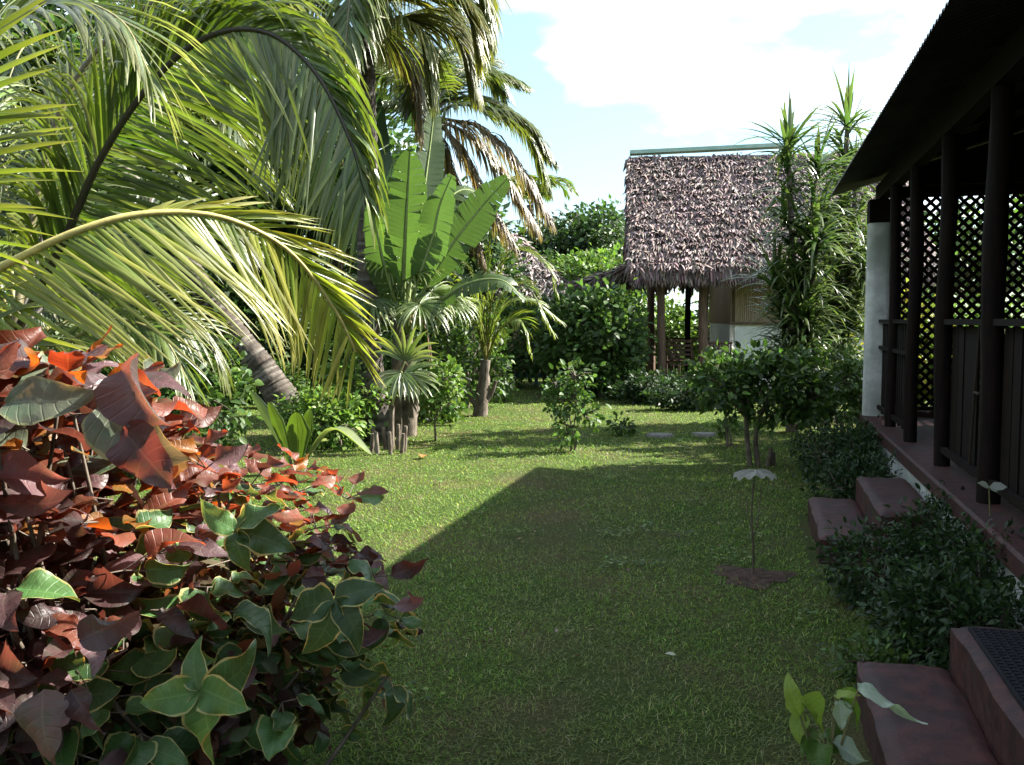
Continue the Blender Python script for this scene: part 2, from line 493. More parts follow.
# ------------------------------------------------------------------ ground
GR = ((.045, .085, .018), (.065, .115, .022), (.035, .065, .016))
GLITE = ((.10, .17, .03), (.13, .20, .04), (.07, .13, .025))
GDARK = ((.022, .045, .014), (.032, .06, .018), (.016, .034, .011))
GMID = ((.04, .075, .02), (.055, .10, .024), (.03, .06, .016))

def ground():
    m, nt, out = newmat('lawn_ground'); L = nt.links
    geo = N_(nt, 'ShaderNodeNewGeometry')
    n1 = N_(nt, 'ShaderNodeTexNoise', Scale=1.1, Detail=6.0, Roughness=.6)
    n2 = N_(nt, 'ShaderNodeTexNoise', Scale=70.0, Detail=4.0, Roughness=.7)
    L.new(geo.outputs['Position'], n1.inputs['Vector']); L.new(geo.outputs['Position'], n2.inputs['Vector'])
    r1 = N_(nt, 'ShaderNodeValToRGB'); r1.color_ramp.elements[0].position = .42; r1.color_ramp.elements[1].position = .68
    r1.color_ramp.elements[0].color = (.05, .08, .02, 1); r1.color_ramp.elements[1].color = (.10, .08, .045, 1)
    r2 = N_(nt, 'ShaderNodeValToRGB'); r2.color_ramp.elements[0].position = .3; r2.color_ramp.elements[1].position = .7
    r2.color_ramp.elements[0].color = (.3, .3, .26, 1); r2.color_ramp.elements[1].color = (1.5, 1.5, 1.3, 1)
    L.new(n1.outputs['Fac'], r1.inputs['Fac']); L.new(n2.outputs['Fac'], r2.inputs['Fac'])
    mm = N_(nt, 'ShaderNodeMixRGB'); mm.blend_type = 'MULTIPLY'; mm.inputs['Fac'].default_value = 1
    L.new(r1.outputs['Color'], mm.inputs['Color1']); L.new(r2.outputs['Color'], mm.inputs['Color2'])
    bs = N_(nt, 'ShaderNodeBsdfPrincipled', Roughness=.95); bs.inputs['Specular IOR Level'].default_value = .1
    L.new(mm.outputs['Color'], bs.inputs['Base Color'])
    bp = N_(nt, 'ShaderNodeBump', Strength=.9, Distance=.03); L.new(n2.outputs['Fac'], bp.inputs['Height']); L.new(bp.outputs['Normal'], bs.inputs['Normal'])
    L.new(bs.outputs[0], out.inputs['Surface'])
    mb = MB()
    e = np.concatenate([[-400, -150, -60], np.linspace(-30, 30, 61), [60, 150, 400]])
    X, Y = np.meshgrid(e, e + 8, indexing='ij')
    sheet(mb, np.stack([X, Y, np.zeros_like(X)], -1))
    o = solo('ground', mb, m, 'flat lawn soil under the grass', 'ground', kind='structure')
ground()

def fbm(x, y):
    return (np.sin(x * 1.7 + 1.3 * np.sin(y * 1.1)) + np.sin(y * 2.3 + 1.7 * np.sin(x * .9 + 2)) + .6 * np.sin(x * 4.1 + y * 3.3) + .5 * np.sin(5.7 * y - 3.1 * x + 1)) / 3.1

SAP = G(752, 577)
def grass():
    mb = MB(); allp = []
    for (y0, y1, dens, hl, ww) in ((2.3, 4.2, 9000, .036, .0034), (4.2, 6.5, 5600, .036, .0042), (6.5, 10, 3200, .036, .0055), (10, 16, 1500, .038, .008), (16, 27, 400, .045, .014)):
        def hw(y): return y * .57 + .5
        area = (y1 - y0) * 2 * hw((y0 + y1) / 2)
        n = int(area * dens)
        y = rng.uniform(y0, y1, n); x = rng.uniform(-1, 1, n) * hw(y)
        t = x * V[0] + y * V[1]; s = x * U[0] + y * U[1]
        keep = ~((t > .62) & (s < 10.9)) & (np.hypot(x - SAP[0], (y - SAP[1])) > .16 + .07 * np.sin(9 * np.arctan2(y - SAP[1], x - SAP[0])))
        keep &= ~((t > .34) & (t < .8) & ((s < 3.9) | ((s > 5.9) & (s < 7.4))))
        bare = fbm(x * .9, y * .9) * .8 + .5 * fbm(x * 4, y * 4) + .9 * np.exp(-((x - .1 - .03 * y) / .55)**2) * (y < 9)
        keep &= rng.uniform(0, 1, n) < np.clip(1.25 - .75 * np.clip(bare, 0, 2), .25, 1)
        x, y, bare = x[keep], y[keep], bare[keep]; n = len(x)
        p = np.stack([x, y, np.full(n, -.004)], 1)
        a = rng.uniform(0, 2 * PI, n); el = rng.uniform(.15, 1.15, n)
        h = hl * rng.uniform(.5, 1.25, n)
        d = np.stack([np.cos(a) * np.cos(el), np.sin(a) * np.cos(el), np.sin(el)], 1)
        sd_ = np.stack([-np.sin(a), np.cos(a), np.zeros(n)], 1) * (ww * rng.uniform(.7, 1.3, n) / 2)[:, None]
        mid = p + d * h[:, None] * .55
        d2 = norm(d * [1, 1, .25] + [0, 0, -.05]); tipv = mid + d2 * h[:, None] * .55
        v = np.stack([p - sd_, p + sd_, mid + sd_ * .9, mid - sd_ * .9, tipv], 1)
        c = tint(n, ((.122, .195, .034), (.085, .15, .028), (.16, .235, .042), (.25, .24, .12)), .27, (.4, .27, .2, .13))
        dry = (np.clip(bare - .25, 0, 1) * .6)[:, None]
        c = c * (1 - dry) + np.array([.19, .165, .10]) * dry
        base = (np.arange(n) * 5)[:, None]
        b0 = mb.n
        mb.add(v.reshape(-1, 3), (base[:, :, None] + np.array([[[0, 1, 2, 3]]])).reshape(-1, 4), np.repeat(c, 5, 0))
        F3 = (base + np.array([[3, 2, 4]]))
        mb.lo.append((F3 + b0).ravel().astype(np.int32)); mb.tot.append(np.full(n, 3, np.int32)); mb.mi.append(np.zeros(n, np.int32))
    solo('grass', mb, M_grass, 'short green lawn grass with dry brown patches', 'grass', kind='stuff')
grass()

# fallen leaves on the lawn
def dead_leaf(px, py, size, col, label):
    p = G(px, py, .03); mb = MB()
    a = rng.uniform(0, 6.28)
    inst(mb, LEAF[0], LEAF_T, p[None], np.array([[math.cos(a), math.sin(a), .15]]), np.array([[.1, -.2, 1.0]]), size, np.array([col]))
    solo('fallen_leaf', mb, M_leaf, label, 'leaf', p, 'fallen leaves on the lawn')
dead_leaf(676, 655, .05, (.4, .4, .3), 'small pale fallen leaf alone on the shaded lawn')
dead_leaf(424, 455, .2, (.4, .16, .06), 'orange brown fallen leaf on the sunlit lawn beside the ring of stakes')

def litter():
    mb = MB(); n = 520
    y = rng.uniform(2.6, 15, n)**1.0; x = rng.uniform(-1, 1, n) * (y * .5 + .4)
    t = x * V[0] + y * V[1]; k = t < .55; x, y = x[k], y[k]; n = len(x)
    a = rng.uniform(0, 2 * PI, n)
    inst(mb, LEAF[0], LEAF_T, np.stack([x, y, rng.uniform(.012, .035, n)], 1), np.stack([np.cos(a), np.sin(a), rng.normal(0, .3, n)], 1), rng.normal(0, .4, (n, 3)) + [0, 0, 1], rng.uniform(.015, .04, n), tint(n, ((.14, .08, .04), (.22, .16, .09), (.08, .05, .03), (.3, .27, .2)), .3))
    solo('leaf_litter', mb, M_leaf, 'tiny dry brown leaf scraps scattered over the lawn', 'leaf litter', kind='stuff')
    mb = MB(); n = 2600
    c = rng.uniform(-1, 1, (170, 2)) * [4, 6] + [-.5, 8.5]; ci = rng.integers(0, 170, n)
    p = c[ci] + rng.normal(0, .06, (n, 2)); t = p[:, 0] * V[0] + p[:, 1] * V[1]; k = (t < .5) & (p[:, 1] > 2.6); p = p[k]; n = len(p)
    a = rng.uniform(0, 2 * PI, n)
    inst(mb, LEAF[0], LEAF_T, np.concatenate([p, rng.uniform(.02, .05, (n, 1))], 1), np.stack([np.cos(a), np.sin(a), np.full(n, .15)], 1), rng.normal(0, .25, (n, 3)) + [0, 0, 1], rng.uniform(.018, .035, n), tint(n, GR + GLITE, .25), wide=1.4)
    solo('lawn_weeds', mb, M_leaf, 'small broad leaved weeds in tufts among the grass', 'weeds', kind='stuff')
litter()


# ------------------------------------------------------------------ bungalow with veranda
FLZ = .5
TP = 1.25
def bungalow():
    T = Thing('veranda_bungalow', 'dark timber bungalow with open veranda and corrugated roof along the right', 'bungalow', W(4, 3, 0))
    mb = MB(); wbox(mb, -3.0, 10.55, 1.13, 7.4, 0.02, FLZ - .1, bev=.0); T.part('foundation', mb, M_white, smooth=False)
    mb = MB(); wbox(mb, -3.0, 10.6, 1.10, 7.45, FLZ - .1, FLZ, bev=.015); T.part('veranda_floor', mb, M_redfloor, smooth=False)
    # roof: corrugated sheets, two pitches
    def corr(mb, t0, z0, t1, z1):
        s = np.arange(-3.4, 10.98, .0127); n = len(s)
        dz = .011 * np.sin(s / .076 * 2 * PI)
        tt = np.linspace(0, 1, 7)
        for off in (0, -.002):
            g_ = np.zeros((n, 7, 3))
            for k, q in enumerate(tt):
                t = t0 + (t1 - t0) * q; z = z0 + (z1 - z0) * q
                g_[:, k] = s[:, None] * U + t * V; g_[:, k, 2] = z + dz + off
            sheet(mb, g_)
    mb = MB(); corr(mb, .78, 2.87, 4.5, 3.95); corr(mb, 8.3, 2.87, 4.5, 3.955)
    rf = T.part('roof', mb, M_metal)
    mb = MB(); obox(mb, W(3.66, 4.5, 3.985), U * 7.1, V * .16, (0, 0, .01)); T.part('ridge_cap', mb, M_metal, rf, smooth=False)
    # timber: beam, rafters
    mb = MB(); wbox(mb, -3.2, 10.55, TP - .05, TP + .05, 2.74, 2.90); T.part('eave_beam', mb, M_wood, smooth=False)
    for s in np.arange(-2.8, 10.6, 1.27):
        mb = MB()
        a, b = W(s + .08, 1.31, 2.90), W(s + .08, 4.45, 3.85)
        bar(mb, a, b, .05, .10)
        T.part('rafter', mb, M_wood, smooth=False)
    for t in (1.9, 2.7, 3.5):
        z = 2.87 + (t - .78) * .2903 - .035
        mb = MB(); obox(mb, W(3.66, t, z), U * 7.0, V * .035, (0, 0, .02)); T.part('purlin', mb, M_wood, smooth=False)
    # posts
    for s, r in ((-2.07, .06), (-.8, .06), (.47, .06), (1.74, .06), (2.98, .06), (4.25, .06), (5.55, .06), (6.9, .055), (8.2, .052), (9.33, .05)):
        mb = MB()
        zz = np.linspace(FLZ, 2.75, 12); c = W(s, TP)
        pts = np.stack([c[0] + .006 * np.sin(zz * 3 + s), c[1] + .006 * np.cos(zz * 4 + s), zz], 1)
        tube(mb, pts, r * (1 + .05 * np.sin(zz * 5 + s * 2)), 10, lump=.03)
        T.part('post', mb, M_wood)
    mb = MB(); zz = np.array([0.0, .1, 1.4, 2.62])
    for i in range(1):
        c = W(10.42, TP - .01)
        g_ = []
        for z, r in ((0, .13), (2.5, .122)):
            for a in np.linspace(0, 2 * PI, 17)[:-1]:
                ca, sa = math.cos(a), math.sin(a); k = (abs(ca)**6 + abs(sa)**6)**(-1 / 6)
                p = c + U * ca * r * k + V * sa * r * k; g_.append([p[0], p[1], z])
        F = [[q, (q + 1) % 16, 16 + (q + 1) % 16, 16 + q] for q in range(16)]
        mb.add(g_, F)
    col = T.part('corner_column', mb, M_white)
    mb = MB(); wbox(mb, 10.30, 10.54, TP - .13, TP + .11, 2.5, 2.74); T.part('timber_cap', mb, M_wood, col, smooth=False)
    # back wall and ends
    mb = MB()
    wbox(mb, -3.0, 10.5, 3.25, 3.35, FLZ, 3.35)
    wbox(mb, -3.0, 10.5, 7.2, 7.3, FLZ, 3.05)
    wbox(mb, 10.4, 10.5, 3.351, 7.199, FLZ, 3.05)
    wbox(mb, -3.0, -2.9, 3.351, 7.199, FLZ, 3.05)
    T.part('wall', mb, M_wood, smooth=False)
    # gable boards over the lattice
    mb = MB()
    wbox(mb, 10.37, 10.41, 1.36, 3.25, 2.79, 2.87)
    g0, g1 = W(10.39, 1.36, 2.97), W(10.39, 3.25, 3.40)
    v = [W(10.37, 1.5, 2.875), W(10.37, 3.25, 2.875), W(10.37, 3.25, 3.5), W(10.37, 1.5, 3.0),
         W(10.41, 1.5, 2.875), W(10.41, 3.25, 2.875), W(10.41, 3.25, 3.5), W(10.41, 1.5, 3.0)]
    mb.add(v, BOXF)
    T.part('gable_board', mb, M_wood, smooth=False)
    # lattice screen
    mb = MB(); t0, t1, z0, z1 = 1.40, 3.22, FLZ + .1, 2.76
    step = .105
    for sg in (1, -1):
        for k in np.arange(-30, 60):
            c0 = t0 + k * step
            ts = np.array([0, 1.0])
            # line t = c0 + sg*(z-z0)
            pts = []
            za, zb = z0, z1
            ta, tb = c0, c0 + sg * (z1 - z0)
            if sg > 0:
                if ta < t0: za += t0 - ta; ta = t0
                if tb > t1: zb -= tb - t1; tb = t1
            else:
                if ta > t1: za += ta - t1; ta = t1
                if tb < t0: zb -= t0 - tb; tb = t0
            if zb - za < .02: continue
            bar(mb, W(10.40 + sg * .006, ta, za), W(10.40 + sg * .006, tb, zb), .011, .034, up=V)
    wbox(mb, 10.375, 10.425, t0 - .03, t0 + .01, z0 - .04, z1 + .02)
    wbox(mb, 10.375, 10.425, t0 + .012, t1, z1 - .004, z1 + .026)
    wbox(mb, 10.375, 10.425, t0 + .012, t1, z0 - .04, z0 + .004)
    wbox(mb, 10.372, 10.428, 2.33, 2.39, z0 + .006, z1 - .006)
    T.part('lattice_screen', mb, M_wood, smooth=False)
    mb = MB(); wbox(mb, 10.3, 10.5, 1.42, 3.2, FLZ + .002, FLZ + .055, bev=.01); T.part('lattice_sill', mb, M_redfloor, smooth=False)
    # railings
    ZR = 1.50
    def rail_slats(s0, s1):
        mb = MB()
        wbox(mb, s0, s1, TP - .02, TP + .02, ZR - .03, ZR + .005); wbox(mb, s0, s1, TP - .015, TP + .015, .58, .62)
        wbox(mb, s0, s1, TP - .014, TP + .014, 1.2, 1.235)
        n = int((s1 - s0) / .115)
        for k in range(n):
            s = s0 + (k + .5) * (s1 - s0) / n
            wbox(mb, s - .04, s + .04, TP + .022, TP + .036, .55 + .02 * math.sin(k * 3), ZR - .035)
        return mb
    def rail_bamboo(s0, s1):
        mb = MB()
        wbox(mb, s0, s1, TP - .022, TP + .022, ZR - .03, ZR + .006); wbox(mb, s0, s1, TP - .018, TP + .018, .60, .64)
        npl = 6; pw = (s1 - s0) / npl
        for k in range(npl):
            q = s0 + k * pw + .008
            wbox(mb, q, q + pw - .016 - .03 * (k % 3 == 1), TP + .03 + .006 * (k % 2), TP + .045 + .006 * (k % 2), .56 + .03 * (k % 2), ZR - .04)
        n = 3; w = (s1 - s0) / n
        for k in range(n):
            a = s0 + k * w + .03; b = a + w - .06; c = (a + b) / 2
            tube(mb, [W(a, TP - .005, .64), W(c - .02, TP - .005, ZR - .03)], .007, 6, mat=1)
            tube(mb, [W(b, TP - .005, .64), W(c + .02, TP - .005, ZR - .03)], .007, 6, mat=1)
            tube(mb, [W(a + .10, TP - .012, 1.08 + .05 * (k % 2)), W(b - .10, TP - .012, 1.08 + .05 * (k % 2))], .009, 6, mat=1)
            return mb
    for s0, s1 in ((8.27, 9.26), (9.40, 10.28)):
        T.part('slat_railing', rail_slats(s0, s1), M_wood, smooth=False)
    for s0, s1 in ((4.33, 5.47), (5.63, 6.82), (-.73, .40), (.54, 1.67)):
        T.part('bamboo_railing', rail_bamboo(s0, s1), [M_wood, M_rod], smooth=False)
bungalow()

def steps(s0, s1, lab1, lab2):
    for (t0, t1, z1, lab) in ((.41, .745, .17, lab1), (.75, 1.098, .34, lab2)):
        mb = MB()
        rows = []
        n, m = 40, 12
        # top with worn bumpy surface and rounded edges
        S = np.linspace(s0, s1, n); Tt = np.linspace(t0, t1, m)
        g_ = np.zeros((n, m, 3))
        for i, s in enumerate(S):
            for j, t in enumerate(Tt):
                e = min(s - s0, s1 - s, t - t0, t1 - t)
                z = z1 - .022 * math.exp(-e / .012) + .004 * fbm(s * 9, t * 9) - .010 * max(0, fbm(s * 21 + 3, t * 21) - .45) * math.exp(-e / .03) * 2
                w_ = .008 * fbm(s * 6 + 3, t * 6)
                g_[i, j] = W(s + (w_ if i in (0, n - 1) else 0), t + (w_ if j in (0, m - 1) else 0), z)
        sheet(mb, g_)
        for ring in (g_[:, 0], g_[::-1, -1], g_[0, ::-1], g_[-1, :]):
            low = ring.copy(); low[:, 2] = 0
            sheet(mb, np.stack([ring, low], 0))
        c = W((s0 + s1) / 2, (t0 + t1) / 2, 0)
        solo('concrete_step', mb, M_redfloor, lab, 'step', c, 'red concrete steps up to the veranda')
steps(2.2, 3.83, 'low red concrete step at the front right edge of the lawn', 'upper red concrete step carrying a black rubber mat at the front')
steps(5.95, 7.32, 'worn low red step farther along the lawn between the leafy bushes', 'upper dark red step behind the worn low one, without a mat')

def doormat():
    mb = MB()
    wbox(mb, 2.4, 3.74, .79, 1.08, .342, .352)
    for s in np.arange(2.42, 3.73, .03):
        for t in np.arange(.81, 1.075, .03):
            obox(mb, W(s, t, .356), U * .009, V * .009, (0, 0, .004))
    solo('door_mat', mb, M_mat, 'black studded rubber mat lying on the upper red step', 'mat', W(3.1, .93, .342), smooth=False)
doormat()

# ------------------------------------------------------------------ plants: builders
def in_ell(n, c, r, shell=.55):
    d = norm(rng.normal(0, 1, (n, 3)))
    q = rng.uniform(shell, 1, (n, 1))**.6
    return np.asarray(c) + d * q * np.asarray(r)

def bush(name, label, cat, base, blobs, nclump, per, clump_r, size, cols, wts=None, leafm=None, group=None, trunks=((0, 0, 0),), tr=.03,
         twig=.006, shape='leaf', droop=.1, stemcol=None, stemm=None, limbs=None, crown='foliage', trunk='stem', zmin=.03, var=.22, wide=1.0, up=.6):
    base = np.asarray(base, float)
    T = Thing(name, label, cat, base, group)
    # clump centres shared out over the blobs by volume
    vol = np.array([b[1][0] * b[1][1] * b[1][2] for b in blobs])**.67; vol = vol / vol.sum()
    cs = []; cc = []
    for (c, r), w in zip(blobs, vol):
        k = max(1, int(round(nclump * w)))
        cs.append(in_ell(k, np.asarray(c, float) + base, r)); cc += [np.asarray(c, float) + base] * k
    cs = np.vstack(cs); cc = np.array(cc)
    cs[:, 2] = np.maximum(cs[:, 2], zmin + base[2])
    # stems
    mb = MB(); ms = stemm or M_bark
    forks = []
    for (tx, ty, hz) in trunks:
        c0 = base + [tx, ty, 0]
        top = c0 + [rng.normal(0, .03), rng.normal(0, .03), hz]
        if hz > 0:
            z = curve([c0 - [0, 0, .03], c0 + (top - c0) * .5 + rng.normal(0, tr * .5, 3) * [1, 1, 0], top], 10)
            tube(mb, z, np.linspace(tr * 1.25, tr * .75, 10), 8, lump=.05)
        forks.append(top if hz > 0 else c0)
    forks = np.array(forks)
    for (c, r) in blobs:
        c = np.asarray(c, float) + base
        f = forks[np.argmin(np.linalg.norm(forks - c, axis=1))]
        if np.linalg.norm(c - f) > .02:
            tube(mb, curve([f, (f + c) / 2 + rng.normal(0, .05, 3) * np.linalg.norm(c - f), c], 8), np.linspace(tr * .7, tr * .3, 8), 6)
    kt = min(len(cs), limbs or 60)
    for i in rng.choice(len(cs), kt, replace=False):
        a = cc[i] - [0, 0, .1 * np.linalg.norm(cs[i] - cc[i])]; b = cs[i]
        tube(mb, curve([a, (a + b) / 2 + rng.normal(0, .08, 3) * np.linalg.norm(b - a), b], 5), np.linspace(twig * 1.6, twig * .6, 5), 4, cap=False)
    T.part(trunk, mb, ms)
    # leaves
    n = len(cs) * per
    ci = np.repeat(np.arange(len(cs)), per)
    off = rng.normal(0, 1, (n, 3)) * clump_r * np.repeat(rng.uniform(.6, 1.3, len(cs)), per)[:, None]
    pos = cs[ci] + off
    pos[:, 2] = np.maximum(pos[:, 2], .02)
    out = norm(pos - cc[ci] + off * 1.5)
    D = norm(out + rng.normal(0, .55, (n, 3)) + [0, 0, -droop])
    Nn = norm(np.array([0, 0, up]) + out * .55 + rng.normal(0, .45, (n, 3)))
    c = tint(n, cols, var, wts) * np.exp(rng.normal(0, .12, (len(cs), 1)))[ci]
    sz = size * rng.uniform(.55, 1.25, n)
    mb = MB()
    if shape == 'leaf': inst(mb, LEAF[0], LEAF_T, pos, D, Nn, sz, c, wide=wide)
    else: inst(mb, DIAM[0], DIAM[1], pos, D, Nn, sz, c, wide=wide)
    T.part(crown, mb, leafm or M_leaf)
    return T

# --- ground-hugging bushes along the veranda
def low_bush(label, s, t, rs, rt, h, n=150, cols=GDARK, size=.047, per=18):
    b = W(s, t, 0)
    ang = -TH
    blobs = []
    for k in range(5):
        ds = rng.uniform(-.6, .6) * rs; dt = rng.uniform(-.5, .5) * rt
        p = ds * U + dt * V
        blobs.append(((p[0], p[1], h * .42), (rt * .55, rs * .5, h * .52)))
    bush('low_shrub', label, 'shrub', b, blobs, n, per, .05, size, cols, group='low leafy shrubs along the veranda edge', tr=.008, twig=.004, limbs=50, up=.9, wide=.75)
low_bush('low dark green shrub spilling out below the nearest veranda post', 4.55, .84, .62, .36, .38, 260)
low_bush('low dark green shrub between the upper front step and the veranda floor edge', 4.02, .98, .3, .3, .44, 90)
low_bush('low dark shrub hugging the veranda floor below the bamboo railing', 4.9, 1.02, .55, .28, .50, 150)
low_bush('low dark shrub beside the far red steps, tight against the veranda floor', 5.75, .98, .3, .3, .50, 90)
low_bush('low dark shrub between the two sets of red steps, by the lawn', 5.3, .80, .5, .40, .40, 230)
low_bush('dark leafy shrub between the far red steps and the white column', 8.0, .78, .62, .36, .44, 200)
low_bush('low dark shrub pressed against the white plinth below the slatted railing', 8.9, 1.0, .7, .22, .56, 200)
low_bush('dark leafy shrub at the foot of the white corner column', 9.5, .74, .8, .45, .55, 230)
low_bush('thin low groundcover plant beside the front red step', 4.08, .5, .25, .2, .14, 30, size=.045, cols=GR)

def white_flower():
    c = P(989, 487, 4.7); base = np.array([c[0] + .04, c[1] - .0, 0])
    T = Thing('flowering_stalk', 'single pale leaf on a thin stalk before the dark bamboo railing', 'plant', base)
    mb = MB(); tube(mb, curve([base, base + [-.02, 0, .35], c], 10), np.linspace(.006, .003, 10), 5); T.part('stalk', mb, M_stem)
    mb = MB(); 
    for a, s_ in ((0.2, .09), (2.4, .07), (-.8, .05)):
        inst(mb, LEAF[0], LEAF_T, c[None], np.array([[math.cos(a), -.2, math.sin(a) * .5]]), np.array([[0, -.8, .6]]), s_, np.array([[.34, .35, .34]]))
    T.part('pale_leaf', mb, M_leaf)
white_flower()

# --- plant of broad pale leaves at the bottom right
def make_blade(seed, lobes=7, amp=.10, wav=.03, nu=15, nv=9, wmax=.36, fold=.16, droop=.28, serr=.05, skew=.72):
    r = np.random.default_rng(seed)
    u = np.linspace(0, 1, nu); v = np.linspace(-1, 1, nv)
    wv = wmax * np.sin(PI * np.clip(u, 0, 1)**skew)**.8
    wv *= 1 + serr * np.abs(np.sin(u * PI * lobes)) - serr / 2
    wv[-1] = 0.002; wv[0] = .01
    Uu, Vv = np.meshgrid(u, v, indexing='ij')
    x = Vv * wv[:, None]
    y = Uu - .06 * np.abs(Vv) * np.sin(PI * Uu) + .0
    a, b = r.uniform(0, 6, 2)
    z = fold * np.abs(x) - droop * Uu**2 + wav * np.sin(Uu * 13 + a) * Vv**2 * np.sign(Vv) + wav * .7 * np.sin(Uu * 9 + b) * Vv**2 + .006 * np.cos((Uu - .16 * np.abs(Vv)) * 48) * (wv[:, None] / wmax)
    x = x + .05 * np.sin(Uu * 2 + a)
    tw = r.normal(0, .9) * Uu**1.5; roll = r.uniform(-.5, 1.6)
    z = z + roll * x**2 * 1.6
    x, z = x * np.cos(tw) - z * np.sin(tw), x * np.sin(tw) + z * np.cos(tw)
    y = y - .25 * max(0, droop - .3) * Uu**3
    G_ = np.stack([x, y, z], -1).reshape(-1, 3)
    i, j = np.meshgrid(np.arange(nu - 1), np.arange(nv - 1), indexing='ij')
    F = np.stack([i * nv + j, i * nv + j + 1, (i + 1) * nv + j + 1, (i + 1) * nv + j], -1).reshape(-1, 4)
    lp = np.stack([Vv, Uu, np.zeros_like(Uu)], -1).reshape(-1, 3)
    return G_, F, lp
BLADES = [make_blade(k, lobes=rng.integers(8, 12), wmax=rng.uniform(.24, .40), droop=rng.uniform(.05, .75), wav=rng.uniform(.03, .075), fold=rng.uniform(.05, .45)) for k in range(22)]

def corner_plant():
    base = G(822, 790); base = P(826, 760, 2.75); base[2] = 0
    T = Thing('young_leafy_plant', 'small plant with yellow green curled leaves and one broad pale leaf beside the front step', 'plant', base)
    spots = [((785, 672), (800, 715), .13, (.22, .30, .05), (-.2, 0, 1)), ((835, 728), (800, 698), .15, (.2, .28, .05), (.5, 0, -.6)),
             ((850, 680), (836, 695), .07, (.22, .30, .05), (.3, -.4, .4)), ((868, 705), (840, 690), .13, (.16, .26, .04), (.6, -.3, -.5)),
             ((910, 692), (858, 690), .19, (.42, .50, .40), (1, 0, .05)), ((845, 715), (838, 700), .09, (.35, .42, .33), (.1, -.3, -.9)),
             ((800, 742), (812, 728), .12, (.08, .14, .03), (-.4, -.4, -.5)), ((840, 745), (825, 730), .13, (.07, .13, .03), (.5, -.4, -.5)),
             ((812, 735), (820, 742), .12, (.08, .15, .03), (-.2, -.5, -.3)), ((850, 752), (832, 742), .12, (.30, .36, .30), (.6, -.3, -.3)), ((795, 720), (802, 712), .1, (.2, .28, .05), (-.3, -.4, -.6))]
    st = MB(); lf = MB()
    for k, (tipp, bp, L, col, d) in enumerate(spots):
        o = P(bp[0], bp[1], 2.72 + .02 * (k % 4))
        tube(st, curve([base, (base + o) / 2 + [0, 0, .02], o], 8), np.linspace(.006, .003, 8), 5)
        b = BLADES[k]
        inst(lf, b[0], b[1], o[None], np.array([d]), np.array([[.1, -.5, 1.0]]), L * .92, np.array([col]), lpt=b[2], lpz=[0.0])
    T.part('stem', st, M_stem); T.part('leaves', lf, M_corner)
M_corner = leaf_mat('young_leaf', .4, .45, .4, veins=.3, noise=.2)
corner_plant()

# --- sapling with a scalloped pale leaf on the shaded lawn
def sapling():
    T = Thing('bare_sapling', 'thin bare sapling stem topped by one drooping pale scalloped leaf', 'sapling', SAP)
    mb = MB(); top = P(755, 473, SAP[1])
    fork = SAP + [0, 0, .22]
    tube(mb, curve([SAP - [0, 0, .02], SAP + [.008, 0, .12], fork, (fork + top) / 2 + [-.012, 0, 0], top], 16), np.linspace(.008, .004, 16), 6)
    tube(mb, curve([fork, fork + [.03, 0, .12], fork + [.045, .01, .30]], 8), np.linspace(.004, .0025, 8), 5)
    tube(mb, curve([fork + [0, 0, .05], fork + [-.03, 0, .15], fork + [-.035, .01, .26]], 8), np.linspace(.004, .002, 8), 5)
    T.part('stem', mb, M_bark)
    mb = MB(); nr, na = 8, 49
    r = np.linspace(0, 1, nr); a = np.linspace(0, 2 * PI, na)
    Rr, A = np.meshgrid(r, a, indexing='ij')
    rad = .115 * Rr * (1 + .10 * np.abs(np.sin(A * 5.5)) * Rr)
    z = -.030 * Rr**2.2 + .012 * Rr * np.cos(A * 11) + .01 * np.sin(A * 3)
    g_ = np.stack([top[0] + rad * np.cos(A), top[1] + .7 * rad * np.sin(A), top[2] + .012 + z], -1)
    sheet(mb, g_, (.25, .245, .22))
    T.part('leaf', mb, M_leaf)
    mb = MB(); na, nr = 40, 10
    Rr, A = np.meshgrid(np.linspace(0, 1, nr), np.linspace(0, 2 * PI, na), indexing='ij')
    rad = (.22 + .05 * np.sin(3 * A + 1) + .03 * np.sin(7 * A)) * Rr
    X = SAP[0] + rad * np.cos(A); Y = SAP[1] + rad * np.sin(A)
    z = .006 + .03 * (1 - Rr**2) * (.5 + .5 * fbm(X * 14, Y * 14)) + .008 * fbm(X * 30, Y * 30) * (1 - Rr)
    sheet(mb, np.stack([X, Y, np.maximum(z, .004)], -1))
    solo('soil_patch', mb, M_soil, 'round patch of bare brown soil around the thin sapling', 'soil', (SAP[0], SAP[1], 0), kind='structure')
sapling()

# --- clipped shrubs in front of the hut
b = G(755, 466)
bush('clipped_shrub', 'dark clipped shrub with several bare trunks standing nearest the pale sapling', 'shrub', b,
     [((-.32, 0, .85), (.26, .3, .22)), ((.25, .05, .88), (.30, .32, .22)), ((-.02, .1, 1.02), (.26, .3, .14)), ((.55, .0, .72), (.25, .22, .24)), ((-.5, .1, .98), (.14, .14, .12)), ((.4, .1, 1.1), (.16, .16, .1)), ((.1, 0, .6), (.2, .2, .12))],
     165, 17, .06, .085, GR, trunks=((-.05, 0, .5), (.04, .02, .45), (.12, -.02, .2), (.2, .03, .15)), tr=.026, group='clipped shrubs before the thatched hut')
b = G(842, 447)
bush('clipped_shrub', 'dark leafy shrub between the dracaena stems and the white veranda column', 'shrub', b,
     [((-.2, 0, .75), (.45, .35, .38)), ((.25, .1, .65), (.35, .35, .36)), ((-.45, .1, .55), (.25, .25, .25))], 130, 16, .06, .09, GR, trunks=((0, 0, .3), (.12, 0, .3), (-.15, .05, .3)), tr=.025,
     group='clipped shrubs before the thatched hut')
b = G(728, 447)
